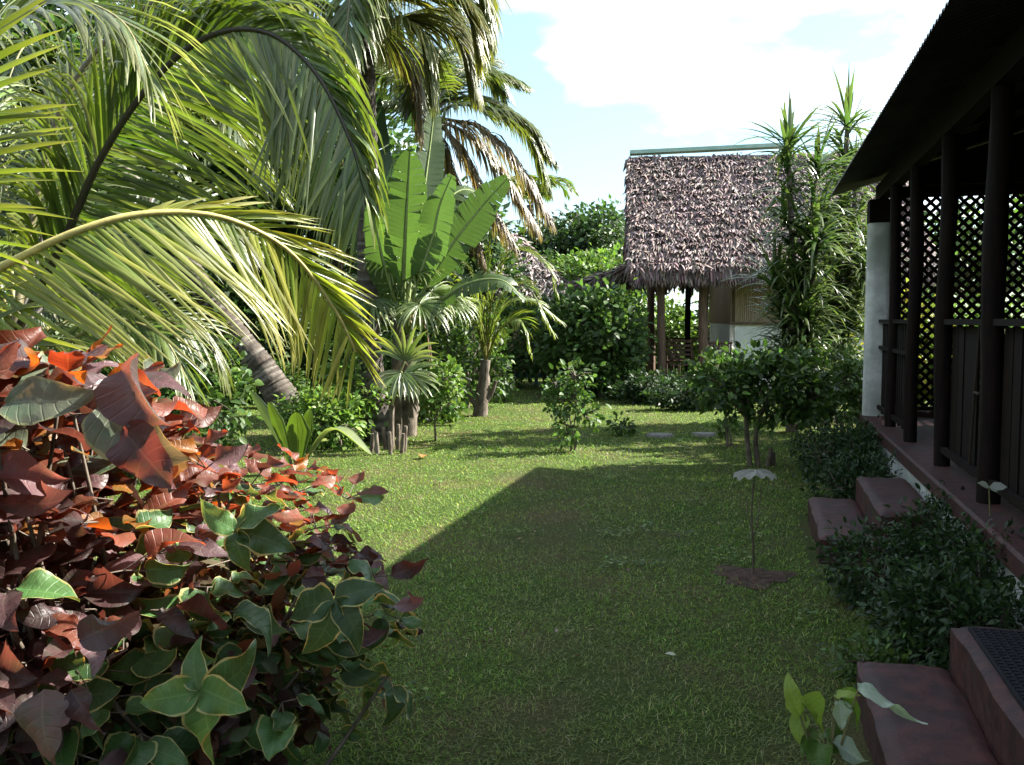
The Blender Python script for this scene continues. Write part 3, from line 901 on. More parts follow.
bush('clipped_shrub', 'slim shrub with a sparse lower tuft, left of the trunks of the clipped one', 'shrub', b,
     [((.05, 0, .83), (.24, .2, .2)), ((-.02, 0, .24), (.13, .1, .07)), ((-.12, .05, .95), (.15, .14, .12))], 48, 13, .05, .085, GR, trunks=((0, 0, .55), (.03, .01, .2)), tr=.014,
     group='clipped shrubs before the thatched hut')
# lone bush in the middle of the lawn
b = G(573, 452)
bush('lawn_bush', 'small upright glossy bush standing alone in the middle of the lawn', 'bush', b,
     [((0, 0, .30), (.17, .15, .2)), ((-.05, 0, .6), (.24, .2, .22)), ((.02, 0, .88), (.2, .18, .2)), ((.12, 0, .45), (.17, .14, .16)), ((-.2, 0, .8), (.1, .1, .1))],
     60, 10, .05, .08, ((.06, .11, .025), (.09, .15, .04), (.04, .08, .018)), trunks=((0, 0, .12), (.03, .02, .12), (-.03, 0, .14)), tr=.012, group='small bushes on the lawn')
b = G(436, 441)
bush('lawn_bush', 'small airy bush on one crooked stem right of the ring of stakes', 'bush', b,
     [((.08, 0, .45), (.2, .18, .18)), ((.1, 0, .75), (.22, .2, .2)), ((-.02, 0, .6), (.16, .15, .15))], 65, 11, .05, .085, GLITE, trunks=((0, 0, .25),), tr=.014, group='small bushes on the lawn')
b = G(505, 402)
bush('lawn_bush', 'tiny bush on the far sunlit lawn behind the young palm', 'bush', b, [((0, 0, .22), (.15, .15, .15))], 16, 9, .05, .09, GLITE, tr=.01, group='small bushes on the lawn')
b = G(622, 436)
bush('lawn_bush', 'tiny low sprig on the lawn between the lone bush and the flat stones', 'bush', b, [((0, 0, .12), (.13, .12, .08))], 12, 8, .05, .08, GR, tr=.006, group='small bushes on the lawn')

def stone(px, py, w, label):
    p = G(px, py); mb = MB()
    k = 14; a = np.linspace(0, 2 * PI, k, endpoint=False)
    rr = w * (1 + .12 * np.sin(3 * a + px) + .06 * np.sin(7 * a))
    rows = []
    for f, z in ((1.03, 0), (1.0, .03), (.93, .042), (.5, .046)):
        rows.append(np.stack([p[0] + rr * f * np.cos(a), p[1] + .8 * rr * f * np.sin(a), np.full(k, z)], 1))
    rows.append(np.tile([p[0], p[1], .047], (k, 1)))
    g_ = np.stack(rows, 0); g_ = np.concatenate([g_, g_[:, :1]], 1)
    sheet(mb, g_)
    solo('stepping_stone', mb, M_stone, label, 'stone', (p[0], p[1], 0), 'flat stones in the lawn')
stone(660, 437, .17, 'flat pale stone in the lawn right of the lone bush')
stone(704, 436, .15, 'flat grey stone in the lawn beside the slim shrub')

# ------------------------------------------------------------------ dracaena
def rosette(mb, c, n, L, w, cols, up=.5, g=1.2, spread=1.0, segs=6, axis=None, tip=(.13, .15, .05)):
    a = rng.uniform(0, 2 * PI, n); el = np.arcsin(np.clip(rng.uniform(-.15, 1, n) * .9 + (up - .5) * .4, -1, 1))
    D = np.stack([np.cos(a) * np.cos(el), np.sin(a) * np.cos(el), np.sin(el)], 1) * [spread, spread, 1]
    W0 = np.stack([-np.sin(a), np.cos(a), np.zeros(n)], 1)
    p = np.asarray(c)[None] + rng.normal(0, .02, (n, 3)) + np.stack([np.zeros(n), np.zeros(n), rng.uniform(-.12, .1, n)], 1)
    strips(mb, p, D, W0, L * rng.uniform(.65, 1.1, n), w * rng.uniform(.8, 1.2, n), g * rng.uniform(.5, 1.5, n), segs, 'strap', tint(n, cols, .22), tip)

def dracaena(label, base, stems, cols):
    T = Thing('dracaena', label, 'dracaena', base, 'tall dracaenas in front of the thatched hut')
    tr = MB(); lf = MB()
    for (tx, ty, hz, r, dens) in stems:
        top = base + [tx, ty, hz]
        c = curve([base + [tx * .15, ty * .15, 0], base + [tx * .5 + rng.normal(0, .04), ty * .5, hz * .5], top], 16)
        tube(tr, c, np.linspace(r * 1.3, r * .7, 16), 8, lump=.04)
        rosette(lf, top, 46, .85, .05, cols, .9, 1.1)
        # leaves clothing the stem
        for z in np.arange(.22, .99, .13 / dens / hz):
            q = c[int(z * 15)]
            rosette(lf, q + rng.normal(0, .06, 3), 10, rng.uniform(.5, .8), .05, cols, .45, rng.uniform(.8, 2.2))
    T.part('trunk', tr, M_bark); T.part('leaves', lf, M_drac)
M_drac = leaf_mat('strap_leaf', .3, .35, .6)
DR = ((.04, .085, .02), (.06, .115, .028), (.03, .06, .016))
b = P(800, 0, 12.4); b[2] = 0
dracaena('tall dracaena whose strappy leaf heads rise left of the veranda roof corner', b,
         [(-.12, 0, 3.75, .045, 1.3), (.3, .1, 3.45, .04, 1.2), (.25, -.1, 2.5, .04, 1.2), (-.2, .2, 2.0, .03, 1.1), (.05, -.2, 1.5, .03, 1.1)], DR)
b = P(840, 0, 13.6); b[2] = 0
dracaena('tallest dracaena with narrow upright leaves directly behind the veranda roof corner', b,
         [(.15, 0, 4.3, .05, 1.1), (.35, .15, 3.5, .045, 1.1), (-.15, -.05, 2.9, .04, 1.0), (.45, 0, 2.2, .03, 1.0), (-.1, 0, 1.7, .03, 1)], ((.06, .11, .03), (.09, .15, .04), (.045, .08, .02)))

# ------------------------------------------------------------------ thatched hut
HA = math.radians(-6)
HX = np.array([math.cos(HA), math.sin(HA), 0]); HY = np.array([-math.sin(HA), math.cos(HA), 0])
def thatch_slope(mb, A, B, C, D_, n, L=.26, w=.03, cols=None, fringe=0, lift=.22):
    """A,B eave ends; C,D ridge ends (above B, A)"""
    A, B, C, D_ = [np.asarray(q, float) for q in (A, B, C, D_)]
    nrm = norm(np.cross(B - A, D_ - A)); 
    if nrm[2] < 0: nrm = -nrm
    # bed
    gu, gv = np.meshgrid(np.linspace(0, 1, 30), np.linspace(0, 1, 14), indexing='ij')
    top = (A * (1 - gu[..., None]) + B * gu[..., None]) * (1 - gv[..., None]) + (D_ * (1 - gu[..., None]) + C * gu[..., None]) * gv[..., None]
    und = .025 * fbm(gu * 9, gv * 9)[..., None] * nrm
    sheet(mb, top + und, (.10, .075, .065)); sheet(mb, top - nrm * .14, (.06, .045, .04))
    for ring, r2 in ((0, None),):
        for e in (np.s_[0, :], np.s_[-1, :], np.s_[:, 0], np.s_[:, -1]):
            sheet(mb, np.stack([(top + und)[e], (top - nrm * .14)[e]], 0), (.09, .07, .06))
    # leaves laid in courses
    courses = 19
    k = rng.integers(0, courses, n); u = rng.uniform(-.01, 1.01, n)
    v = (k + .5 + .18 * np.sin(u * 23 + k) + rng.normal(0, .15, n)) / courses
    v = np.clip(v, 0, 1.02)
    p = (A * (1 - u[:, None]) + B * u[:, None]) * (1 - v[:, None]) + (D_ * (1 - u[:, None]) + C * u[:, None]) * v[:, None]
    p = p + nrm * (.03 + rng.uniform(0, .05, n)[:, None])
    dn = norm((A + B) / 2 - (C + D_) / 2)
    al = norm(B - A)
    D0 = dn[None] + nrm[None] * rng.normal(lift, .3, n)[:, None] + al[None] * rng.normal(0, .35, n)[:, None]
    W0 = al[None] + nrm[None] * rng.normal(0, .5, n)[:, None]
    strips(mb, p, D0, W0, L * rng.uniform(.5, 1.2, n), w * rng.uniform(.6, 1.5, n), rng.uniform(0, 1.4, n), 3, 'blade', tint(n, cols, .22), None, 0, .35)
    if fringe:
        for (E0, E1, kk) in ((A, B, fringe), (A, D_, fringe // 2), (B, C, fringe // 2)):
            u = rng.uniform(0, 1, kk)[:, None]
            p = E0 * (1 - u) + E1 * u + nrm * rng.uniform(-.12, .05, (kk, 1))
            inw = 0
            D0 = dn[None] * .5 + np.array([0, 0, -.9]) + rng.normal(0, .28, (kk, 3))
            strips(mb, p, D0, al[None] + rng.normal(0, .4, (kk, 3)), L * rng.uniform(.6, 1.35, kk), w * rng.uniform(.7, 1.5, kk), .5, 3, 'blade', tint(kk, cols, .35), None, 0, .5)

THC = ((.185, .13, .12), (.22, .16, .15), (.15, .105, .095), (.25, .195, .18), (.11, .075, .068))
def hut():
    E = P(634, 0, 18.0); E[2] = 0                  # under the left eave end
    T = Thing('thatched_hut', 'open sided hut with a steep brown leaf thatch roof on timber posts', 'hut', E + HX * 2 + HY * 2)
    wd, run, ez, rz = 5.6, 2.75, 2.46, 5.06
    A = E + [0, 0, ez]; B = A + HX * wd
    R0 = E + HY * run + [0, 0, rz]; R1 = R0 + HX * wd
    A2 = E + HY * 2 * run + [0, 0, ez]; B2 = A2 + HX * wd
    mb = MB(); thatch_slope(mb, A, B, R1, R0, 16500, .25, .044, THC, 2200); roof = T.part('thatch_roof', mb, M_thatch)
    mb = MB(); thatch_slope(mb, B2, A2, R0, R1, 2500, .3, .07, THC, 300); T.part('rear_thatch', mb, M_thatch, roof)
    # green ridge sheet
    mb = MB(); bar(mb, R0 - HX * .0 + [0, 0, .10], R0 + HX * 3.3 + [0, 0, .20], .30, .08)
    T.part('ridge_sheet', mb, M_green, roof, smooth=False)
    # floor
    mb = MB(); obox(mb, E + HX * 2.85 + HY * 2.7 + [0, 0, .07], HX * 2.6, HY * 2.3, (0, 0, .07)); T.part('floor', mb, M_redfloor, smooth=False)
    def post(x, y, h, r=.09, z0=.0, m=M_hutwood):
        mb = MB(); b = E + HX * x + HY * y
        zz = np.linspace(z0, h, 10); pts = np.stack([b[0] + .015 * np.sin(zz * 2 + x), b[1] + 0 * zz, zz], 1)
        tube(mb, pts, r * (1.1 - .1 * zz / h), 10, lump=.04); T.part('post', mb, m)
    post(.60, .45, 2.65, .078); post(1.42, .5, 2.65, .085); post(.6, 5.0, 2.6); post(1.9, 5.0, 2.6); post(5.2, .45, 2.6)
    post(1.25, 2.0, 2.6, .06, m=M_wood)
    # tie beams
    for y in (.5, 5.0):
        mb = MB(); tube(mb, [E + HX * .1 + HY * y + [0, 0, 2.55], E + HX * 5.5 + HY * y + [0, 0, 2.55]], .06, 8); T.part('tie_beam', mb, M_hutwood)
    # woven bamboo wall over a white plinth
    x0, x1, y0, y1 = 2.05, 5.3, .75, 4.8
    def wallbox(z0, z1, th):
        mb = MB()
        for (a, b_) in (((x0, y0), (x1, y0)), ((x0, y1), (x1, y1)), ((x0, y0 + th * 1.01), (x0, y1 - th * 1.01)), ((x1, y0 + th * 1.01), (x1, y1 - th * 1.01))):
            p = E + HX * a[0] + HY * a[1]; q = E + HX * b_[0] + HY * b_[1]
            bar(mb, p + [0, 0, (z0 + z1) / 2], q + [0, 0, (z0 + z1) / 2], th, z1 - z0)
        return mb
    T.part('plinth_wall', wallbox(.14, 1.42, .14), M_plinth, smooth=False)
    wmb = MB()
    for k in range(90):
        x = x0 + (x1 - x0) * (k + .5) / 90
        c = E + HX * x + HY * (y0 - .062)
        r = .019
        tube(wmb, [c + [0, 0, 1.44], c + [0, 0, 2.75]], r, 6, (1, 1, 1), 0, False)
    for k in range(100):
        y = y0 + (y1 - y0) * (k + .5) / 100
        c = E + HX * (x0 - .062) + HY * y
        tube(wmb, [c + [0, 0, 1.44], c + [0, 0, 2.75]], .019, 5, (1, 1, 1), 0, False)
    bx = wallbox(1.42, 3.0, .1)
    bw = T.part('bamboo_wall', bx, M_bamboo, smooth=False)
    T.part('cane_cladding', wmb, M_bamboo, bw)
    mb = MB(); bar(mb, E + HX * (x0 - .1) + HY * (y0 - .1) + [0, 0, 1.43], E + HX * x1 + HY * (y0 - .1) + [0, 0, 1.43], .04, .05); T.part('sill_rail', mb, M_hutwood, smooth=False)
    # rails on the open side
    def rail(x_0, x_1, y):
        mb = MB()
        p, q = E + HX * x_0 + HY * y, E + HX * x_1 + HY * y
        tube(mb, [p + [0, 0, 1.05], q + [0, 0, 1.05]], .03, 6); tube(mb, [p + [0, 0, .5], q + [0, 0, .5]], .025, 6)
        for k in range(8):
            c = p + (q - p) * (k + .5) / 8; tube(mb, [c + [0, 0, .14], c + [0, 0, 1.05]], .018, 5)
        T.part('railing', mb, M_hutwood)
    rail(.75, 2.0, 4.9); rail(1.55, 2.0, .6)
    # side lean-to of darker thatch, low over the left side
    L0 = E + HX * (-1.2) + HY * 1.3 + [0, 0, 2.16]; L1 = L0 + HY * 3.0
    K0 = E + HX * .55 + HY * 1.0 + [0, 0, 2.75]; K1 = K0 + HY * 3.4
    mb = MB(); thatch_slope(mb, L1, L0, K0, K1, 1500, .25, .05, ((.16, .12, .10), (.1, .07, .06)), 260); T.part('side_thatch', mb, M_thatch)
    post(-.35, 1.6, 2.1, .05); post(-.35, 4.0, 2.1, .05)
hut()

def folding_chair():
    E = P(634, 0, 18.0); E[2] = .142
    b = E + HX * 1.05 + HY * 1.0
    T = Thing('garden_chair', 'slatted wooden folding chair standing under the thatch behind the front post', 'chair', b)
    def pt(x, y, z): return b + HX * x + HY * y + np.array([0, 0, z])
    for sx in (-.22, .22):
        mb = MB(); bar(mb, pt(sx, -.25, 0), pt(sx, .22, .46), .03, .04); T.part('leg', mb, M_hutwood, smooth=False)
        mb = MB(); bar(mb, pt(sx * .88, .28, 0), pt(sx * .88, -.2, .45), .03, .04); T.part('leg', mb, M_hutwood, smooth=False)
        mb = MB(); bar(mb, pt(sx, -.24, .62), pt(sx, .25, .62), .05, .025); T.part('armrest', mb, M_hutwood, smooth=False)
    mb = MB()
    for k in range(6): bar(mb, pt(-.24, -.2 + .08 * k, .455), pt(.24, -.2 + .08 * k, .455), .055, .018)
    T.part('seat', mb, M_hutwood, smooth=False)
    mb = MB()
    for k in range(5): bar(mb, pt(-.24, .26 + .03 * k, .56 + .09 * k), pt(.24, .26 + .03 * k, .56 + .09 * k), .018, .055)
    for sx in (-.23, .23): bar(mb, pt(sx, .23, .46), pt(sx, .42, 1.0), .025, .03)
    T.part('backrest', mb, M_hutwood, smooth=False)
folding_chair()

def far_hut():
    c = P(501, 0, 26.0); c[2] = 0
    T = Thing('thatched_hut', 'distant low hut with grey brown thatch roof peeking past the young palm', 'hut', c)
    r = 1.9; mb = MB()
    apex0 = c + [-.55, 0, 3.85]; apex1 = c + [.3, 0, 3.85]
    cs = [c + [-r - .4, -r, 2.15], c + [r, -r, 2.15], c + [r, r, 2.15], c + [-r - .4, r, 2.15]]
    col = ((.18, .145, .13), (.26, .22, .2), (.11, .085, .075))
    thatch_slope(mb, cs[0], cs[1], apex1, apex0, 2600, .3, .07, col, 300); thatch_slope(mb, cs[1], cs[2], apex1, apex1 + [0, .01, 0], 1500, .3, .07, col, 200)
    thatch_slope(mb, cs[2], cs[3], apex0, apex1, 500, .3, .08, col, 100); thatch_slope(mb, cs[3], cs[0], apex0, apex0 + [0, .01, 0], 500, .3, .08, col, 100)
    T.part('thatch_roof', mb, M_thatch)
    mb = MB(); obox(mb, c + [-.2, 0, 1.2], (1.6, 0, 0), (0, 1.4, 0), (0, 0, 1.2)); T.part('wall', mb, M_bamboo, smooth=False)
    for x in (-1.95, 1.6):
        for y in (-1.6, 1.6):
            mb = MB(); tube(mb, [c + [x, y, 0], c + [x, y, 2.4]], .07, 8); T.part('post', mb, M_hutwood)
far_hut()

def blue_fence():
    a = P(512, 0, 21.5); b = P(612, 0, 21.5); a[2] = b[2] = 0
    T = Thing('low_fence', 'low blue painted rail fence behind the lawn under the glossy shrub', 'fence', a)
    for z in (.42, .22):
        mb = MB(); bar(mb, a + [0, 0, z], b + [0, 0, z], .05, .10); T.part('rail', mb, M_blue, smooth=False)
    for k in range(5):
        p = a + (b - a) * k / 4; mb = MB(); obox(mb, p + [0, .05, .27], (.04, 0, 0), (0, .03, 0), (0, 0, .27)); T.part('fence_post', mb, M_blue, smooth=False)
blue_fence()

# ------------------------------------------------------------------ palms
YG = ((.07, .11, .016), (.10, .14, .02), (.05, .085, .014))
DG = ((.035, .062, .016), (.05, .08, .02), (.028, .05, .014))
MG = ((.07, .115, .02), (.09, .14, .024), (.05, .085, .018))
SG = ((.08, .10, .04), (.13, .14, .07), (.05, .07, .02))
DEAD = ((.12, .078, .05), (.17, .12, .08), (.08, .05, .032))

def PP(lst): return [P(*q) for q in lst]

def trunk_tube(mb, pts, r0, r1, rings=40, flare=1.5):
    n = rings * 3
    c = curve(pts, n); k = np.arange(n) % 3
    r = np.linspace(r0, r1, n) * (1 + np.array([.025, -.02, .0])[k] + rng.normal(0, .012, n)) * (1 + (flare - 1) * np.exp(-np.linspace(0, 1, n) * 12))
    scar = rng.uniform(.0, 1, n)[:, None] * (k == 0)[:, None]
    colr = np.array([.055, .043, .034]) * rng.uniform(.6, 1.4, (n, 1)) + scar * np.array([.15, .14, .12])
    tube(mb, c + rng.normal(0, .004, c.shape), r, 14, colr, 0, True, .022)
    return c[-1]

# near palm by the copper-leaved bush, crown just left of the picture
def near_palm():
    base = P(-150, 0, 4.0); base[2] = 0
    T = Thing('coconut_palm', 'nearest palm, its sunlit yellow green frond arching over the copper leaved bush', 'palm', base, 'coconut palms around the lawn')
    crown = P(-170, 330, 3.9)
    mb = MB(); trunk_tube(mb, [base, base + (crown - base) * .6, crown + [0, 0, .15]], .15, .10, 14); T.part('trunk', mb, M_palmbark)
    F = []
    mb = MB()
    frond(mb, [crown] + PP([(-70, 310, 3.35), (0, 268, 3.3), (80, 230, 3.35), (150, 213, 3.45), (225, 218, 3.6), (290, 252, 3.8), (335, 310, 3.95), (356, 352, 4.0)]), (.1, -.55, -.95), plane=(.12, -1, .22), u02=.60, L=.70, n=112, w=.019,
          g=.22, cols=((.20, .23, .035), (.26, .27, .05), (.15, .19, .03)), tip=(.38, .34, .12), rad=(.022, .006), u0=.16, ang=(88, 38), rcol=(.42, .36, .12), jit=.03, ang2=(18, 20), g2=.35, L2=.55)
    T.part('frond', mb, [M_palm, M_rachis], label='sunlit yellow green frond')
    mb = MB()
    frond(mb, [crown] + PP([(-110, 240, 3.3), (-62, 120, 3.15), (-62, 0, 3.05), (-110, -110, 3.0)]), (1, -.1, 0), L=.62, n=52, w=.022, g=.25, cols=YG, tip=(.28, .26, .06), ang=(72, 35), rcol=(.3, .28, .1))
    T.part('frond', mb, [M_palm, M_rachis])
    mb = MB()
    frond(mb, [crown] + PP([(-120, 360, 3.5), (-60, 330, 3.3), (0, 345, 3.2), (40, 400, 3.15)]), (.1, -.6, -.7), L=.5, n=30, w=.028, g=.6, cols=YG, tip=(.3, .28, .08))
    T.part('frond', mb, [M_palm, M_rachis])
    for (dx, dy, h, c) in ((-1.5, .4, .9, MG), (-1.2, 1.4, 1.1, MG), (-.8, -1.3, .8, MG)):
        mb = MB()
        frond(mb, [crown, crown + [dx * .45, dy * .45, h], crown + [dx, dy, h * .9], crown + [dx * 1.5, dy * 1.5, .1]], (-dy, dx, 0), L=.6, n=36, w=.03, g=1.0, cols=c)
        T.part('frond', mb, [M_palm, M_rachis])
near_palm()

# second palm, whose great arching frond fills the upper left
def second_palm():
    crown = P(15, 335, 5.6); base = crown * [1, 1, 0] + [-.1, .1, 0]
    T = Thing('coconut_palm', 'short trunked palm whose great arching dark green frond fills the upper left', 'palm', base, 'coconut palms around the lawn')
    mb = MB(); trunk_tube(mb, [base, base + (crown - base) * .6, crown], .17, .12, 16); T.part('trunk', mb, M_palmbark)
    def fr(pts, side, **k):
        mb = MB(); frond(mb, [crown] + PP(pts), side, **k); T.part('frond', mb, [M_palm, M_rachis])
    dk = (.035, .03, .02)
    fr([(62, 245, 5.3), (100, 160, 5.2), (150, 85, 5.1), (205, 38, 5.0), (265, 32, 4.9), (315, 72, 4.8), (350, 140, 4.7), (366, 195, 4.65)], (.75, -.35, -.6), plane=(.1, -1, .2), L=1.05, n=190, w=.024, g=.75, ang2=(50, 12), g2=3.0, L2=.75, cols=((.08, .125, .018), (.105, .15, .022), (.05, .085, .013), (.13, .16, .05)),
       tip=(.14, .16, .04), rad=(.03, .007), ang=(92, 34), rcol=dk, gj=.35)
    fr([(30, 230, 5.8), (70, 90, 5.9), (150, 5, 5.9), (232, -12, 5.8), (298, 28, 5.6), (332, 80, 5.4), (350, 130, 5.3)], (.5, -.5, -.6), L=.75, n=130, w=.022, g=2.2, cols=SG, tip=(.26, .26, .16), rad=(.028, .007), ang=(60, 20), rcol=(.12, .1, .05))
    fr([(-20, 230, 5.0), (-40, 110, 4.7), (0, 30, 4.5), (60, 0, 4.35), (120, 20, 4.2), (150, 75, 4.1)], (.2, -.7, -.4), L=.85, n=90, w=.024, g=.9, cols=((.09, .12, .06), (.14, .17, .10), (.06, .09, .03)), tip=(.34, .32, .16), ang=(60, 22), rcol=(.2, .18, .08))
    fr([(-30, 250, 5.4), (-90, 160, 5.2), (-150, 130, 5.0), (-220, 160, 4.9)], (0, -.8, -.3), L=.8, n=40, w=.04, g=1.3, cols=MG)
    fr([(60, 290, 5.9), (120, 230, 6.2), (190, 210, 6.5), (250, 240, 6.7)], (.1, -.5, -.6), L=.8, n=80, w=.026, g=1.3, cols=DG, rcol=dk)
    fr([(40, 250, 5.9), (60, 150, 6.4), (110, 80, 6.9), (180, 70, 7.3)], (.5, -.3, -.6), L=.85, n=90, w=.026, g=1.3, cols=DG, rcol=dk)
    fr([(10, 250, 5.9), (0, 150, 6.5), (-30, 80, 6.9), (-70, 70, 7.2)], (.8, .3, -.4), L=.85, n=80, w=.026, g=1.2, cols=MG)
    fr([(60, 345, 5.4), (110, 320, 5.3), (160, 335, 5.2), (190, 385, 5.2)], (.2, -.6, -.6), L=.5, n=60, w=.02, g=.7, cols=YG)
    fr([(60, 325, 6.1), (130, 300, 6.4), (200, 325, 6.6), (225, 370, 6.7)], (.2, -.6, -.6), L=.6, n=60, w=.022, g=1.1, cols=SG)
second_palm()

# leaning palm behind
def leaning_palm():
    base = G(290, 408); d = base[1]
    crown = P(95, 130, 15.5)
    T = Thing('coconut_palm', 'leaning palm with a ringed grey trunk rising left behind the hedge', 'palm', base, 'coconut palms around the lawn')
    mb = MB(); trunk_tube(mb, [base - [0, 0, .05], P(262, 368, d), P(232, 330, d), P(190, 270, d), crown], .24, .15, 60, 1.3); T.part('trunk', mb, M_palmbark)
    for k in range(15):
        a = k / 15 * 2 * PI + rng.uniform(-.15, .15); e = rng.uniform(.25, 1.5); L = rng.uniform(2.8, 3.5)
        h = np.array([math.cos(a), math.sin(a), 0])
        mb = MB()
        frond(mb, [crown, crown + h * L * .3 + [0, 0, e * .7], crown + h * L * .7 + [0, 0, e * .6], crown + h * L + [0, 0, e * .6 - 1.3]], (-h[1], h[0], 0), L=.85, n=46, w=.05, g=1.6, cols=DG if k % 3 else MG, segs=4, rad=(.03, .01))
        T.part('frond', mb, [M_palm, M_rachis])
leaning_palm()

# tall palm at the centre left with dead hanging fronds
def palm_from(label, base, mid, crown, specs):
    T = Thing('coconut_palm', label, 'palm', base, 'coconut palms around the lawn')
    mb = MB(); trunk_tube(mb, [base] + mid + [crown], .15, .11, 50, 1.4); T.part('trunk', mb, M_palmbark)
    for (pts, side, k) in specs:
        mb = MB(); kw = dict(L=.85, n=110, w=.033, g=1.9, cols=DG, segs=4, rad=(.03, .01), rcol=(.10, .09, .04), ang=(62, 20)); k = dict(k); lab = k.pop('label', None); kw.update(k)
        frond(mb, [crown] + PP(pts), side, **kw); T.part('frond', mb, [M_palm, M_rachis], label=lab)
sd1 = (.2, -.9, -.1)
dead = dict(cols=DEAD, tip=(.25, .2, .13), g=2.8, n=90, label='dead brown hanging frond')
YEL = ((.22, .17, .03), (.10, .10, .025), (.05, .07, .02))
b = P(440, 0, 14.5); b[2] = 0
palm_from('tall palm whose dead brown fronds hang toward the sky right of the traveller palm', b, [P(438, 300, 14.5), P(436, 200, 14.5)], P(430, 118, 14.5), [
    ([(450, 85, 14.6), (475, 72, 14.7), (500, 74, 14.8), (523, 84, 14.9)], sd1, dict(L=.6, cols=MG, w=.034)),
    ([(455, 105, 14.2), (485, 108, 14.1), (520, 120, 14.0), (550, 155, 14.0)], sd1, dict(L=.8, g=1.5)),
    ([(450, 100, 14.8), (490, 102, 15.2), (525, 130, 15.5), (548, 185, 15.7)], sd1, dict(L=.8, cols=((.07, .10, .03), (.09, .11, .035), (.05, .075, .02)))),
    ([(450, 120, 14.2), (480, 128, 14.1), (515, 160, 14.0), (548, 215, 14.0)], sd1, dead),
    ([(450, 125, 14.8), (475, 140, 15.0), (505, 175, 15.1), (535, 225, 15.1)], sd1, dead),
    ([(445, 130, 14.3), (462, 150, 14.3), (485, 195, 14.3), (512, 240, 14.3)], sd1, dead),
    ([(440, 135, 14.5), (450, 165, 14.5), (465, 205, 14.6), (482, 255, 14.6)], sd1, dead),
    ([(410, 90, 14.7), (385, 75, 15), (350, 80, 15.2), (325, 120, 15.3)], sd1, dict(L=.85)),
    ([(415, 110, 14.3), (390, 105, 14.2), (365, 130, 14.1), (350, 180, 14)], sd1, dict(L=.85)),
    ([(425, 80, 14), (420, 60, 13.4), (415, 65, 12.8), (412, 110, 12.3)], (1, 0, 0), dict(L=.8, cols=MG)),
    ([(435, 75, 14.9), (440, 50, 15.5), (445, 55, 16.1), (452, 95, 16.6)], (1, 0, 0), dict(L=.8)),
    ([(415, 85, 15), (400, 60, 15.6), (380, 60, 16), (360, 90, 16.4)], (.6, -.5, 0), dict(L=.85)),
    ([(445, 90, 15), (462, 70, 15.4), (480, 65, 15.8), (505, 95, 16.2)], (.6, -.5, 0), dict(L=.8)),
])
b = P(374, 0, 11.5); b[2] = 0
palm_from('tallest palm, dark trunk behind the paddle leaves and a curtain of leaflets along the top', b, [P(369, 330, 11.5), P(368, 200, 11.5), P(366, 90, 11.5)], P(362, 10, 11.5), [
    ([(400, -40, 11.2), (440, -50, 11.0), (472, -25, 10.9), (488, 25, 10.9)], sd1, dict(L=1.1, cols=((.06, .085, .02), (.09, .11, .025), (.20, .17, .03)), n=150, g=2.4)),
    ([(395, -5, 11.0), (430, -12, 10.8), (462, 5, 10.7), (478, 45, 10.7)], sd1, dict(L=.95, cols=YEL, g=1.8, label='yellowing frond')),
    ([(390, 20, 11.8), (425, 15, 12.0), (455, 35, 12.1), (475, 85, 12.2)], sd1, dict(L=.95, cols=((.10, .11, .04), (.06, .08, .025), (.16, .14, .05)), n=150, g=2.4)),
    ([(395, -20, 12), (425, -30, 12.6), (450, -10, 13), (465, 40, 13.3)], sd1, dict(L=1.0, n=135, g=2.4)),
    ([(325, -30, 11.2), (280, -45, 11.0), (235, -20, 10.8), (205, 40, 10.7)], sd1, dict(L=1.1, n=150, g=2.4)),
    ([(325, 5, 11.8), (290, 0, 12), (250, 20, 12.2), (225, 75, 12.3)], sd1, dict(L=1.0, n=135, g=2.4)),
    ([(340, 25, 11.1), (320, 25, 10.8), (300, 50, 10.6), (290, 100, 10.5)], sd1, dict(L=1.0, n=135, g=2.4)),
    ([(360, -25, 11.0), (358, -40, 10.3), (352, -20, 9.7), (345, 50, 9.3)], (1, 0, 0), dict(L=1.0, n=100, cols=MG)),
    ([(365, -25, 12.0), (372, -35, 12.8), (380, -10, 13.4), (388, 50, 13.8)], (1, 0, 0), dict(L=1.0, n=100)),
    ([(380, 25, 11.1), (400, 20, 10.8), (420, 40, 10.7), (432, 85, 10.7)], sd1, dict(L=.9, cols=((.10, .11, .04), (.06, .08, .025), (.2, .17, .05)), n=135, g=2.4)),
    ([(375, 35, 11.9), (392, 45, 12.1), (410, 75, 12.2), (420, 125, 12.2)], sd1, dead),
    ([(350, 35, 11.9), (335, 50, 12.1), (322, 85, 12.2), (312, 130, 12.2)], sd1, dead),
])

def far_palm():
    base = P(528, 0, 34); base[2] = 0; crown = P(530, 205, 34)
    T = Thing('coconut_palm', 'most distant palm, a small frond tip showing above the dark trees', 'palm', base, 'coconut palms around the lawn')
    mb = MB(); trunk_tube(mb, [base, (base + crown) / 2 + [.3, 0, 0], crown], .16, .12, 30); T.part('trunk', mb, M_palmbark)
    for k in range(11):
        a = k / 11 * 2 * PI; h = np.array([math.cos(a), math.sin(a), 0]); L = 1.7
        mb = MB(); frond(mb, [crown, crown + h * L * .35 + [0, 0, .75], crown + h * L * .75 + [0, 0, .85], crown + h * L + [0, 0, .45]], (-h[1], h[0], 0), L=.7, n=26, w=.07, g=1.7, cols=MG, segs=3)
        T.part('frond', mb, [M_palm, M_rachis])
far_palm()

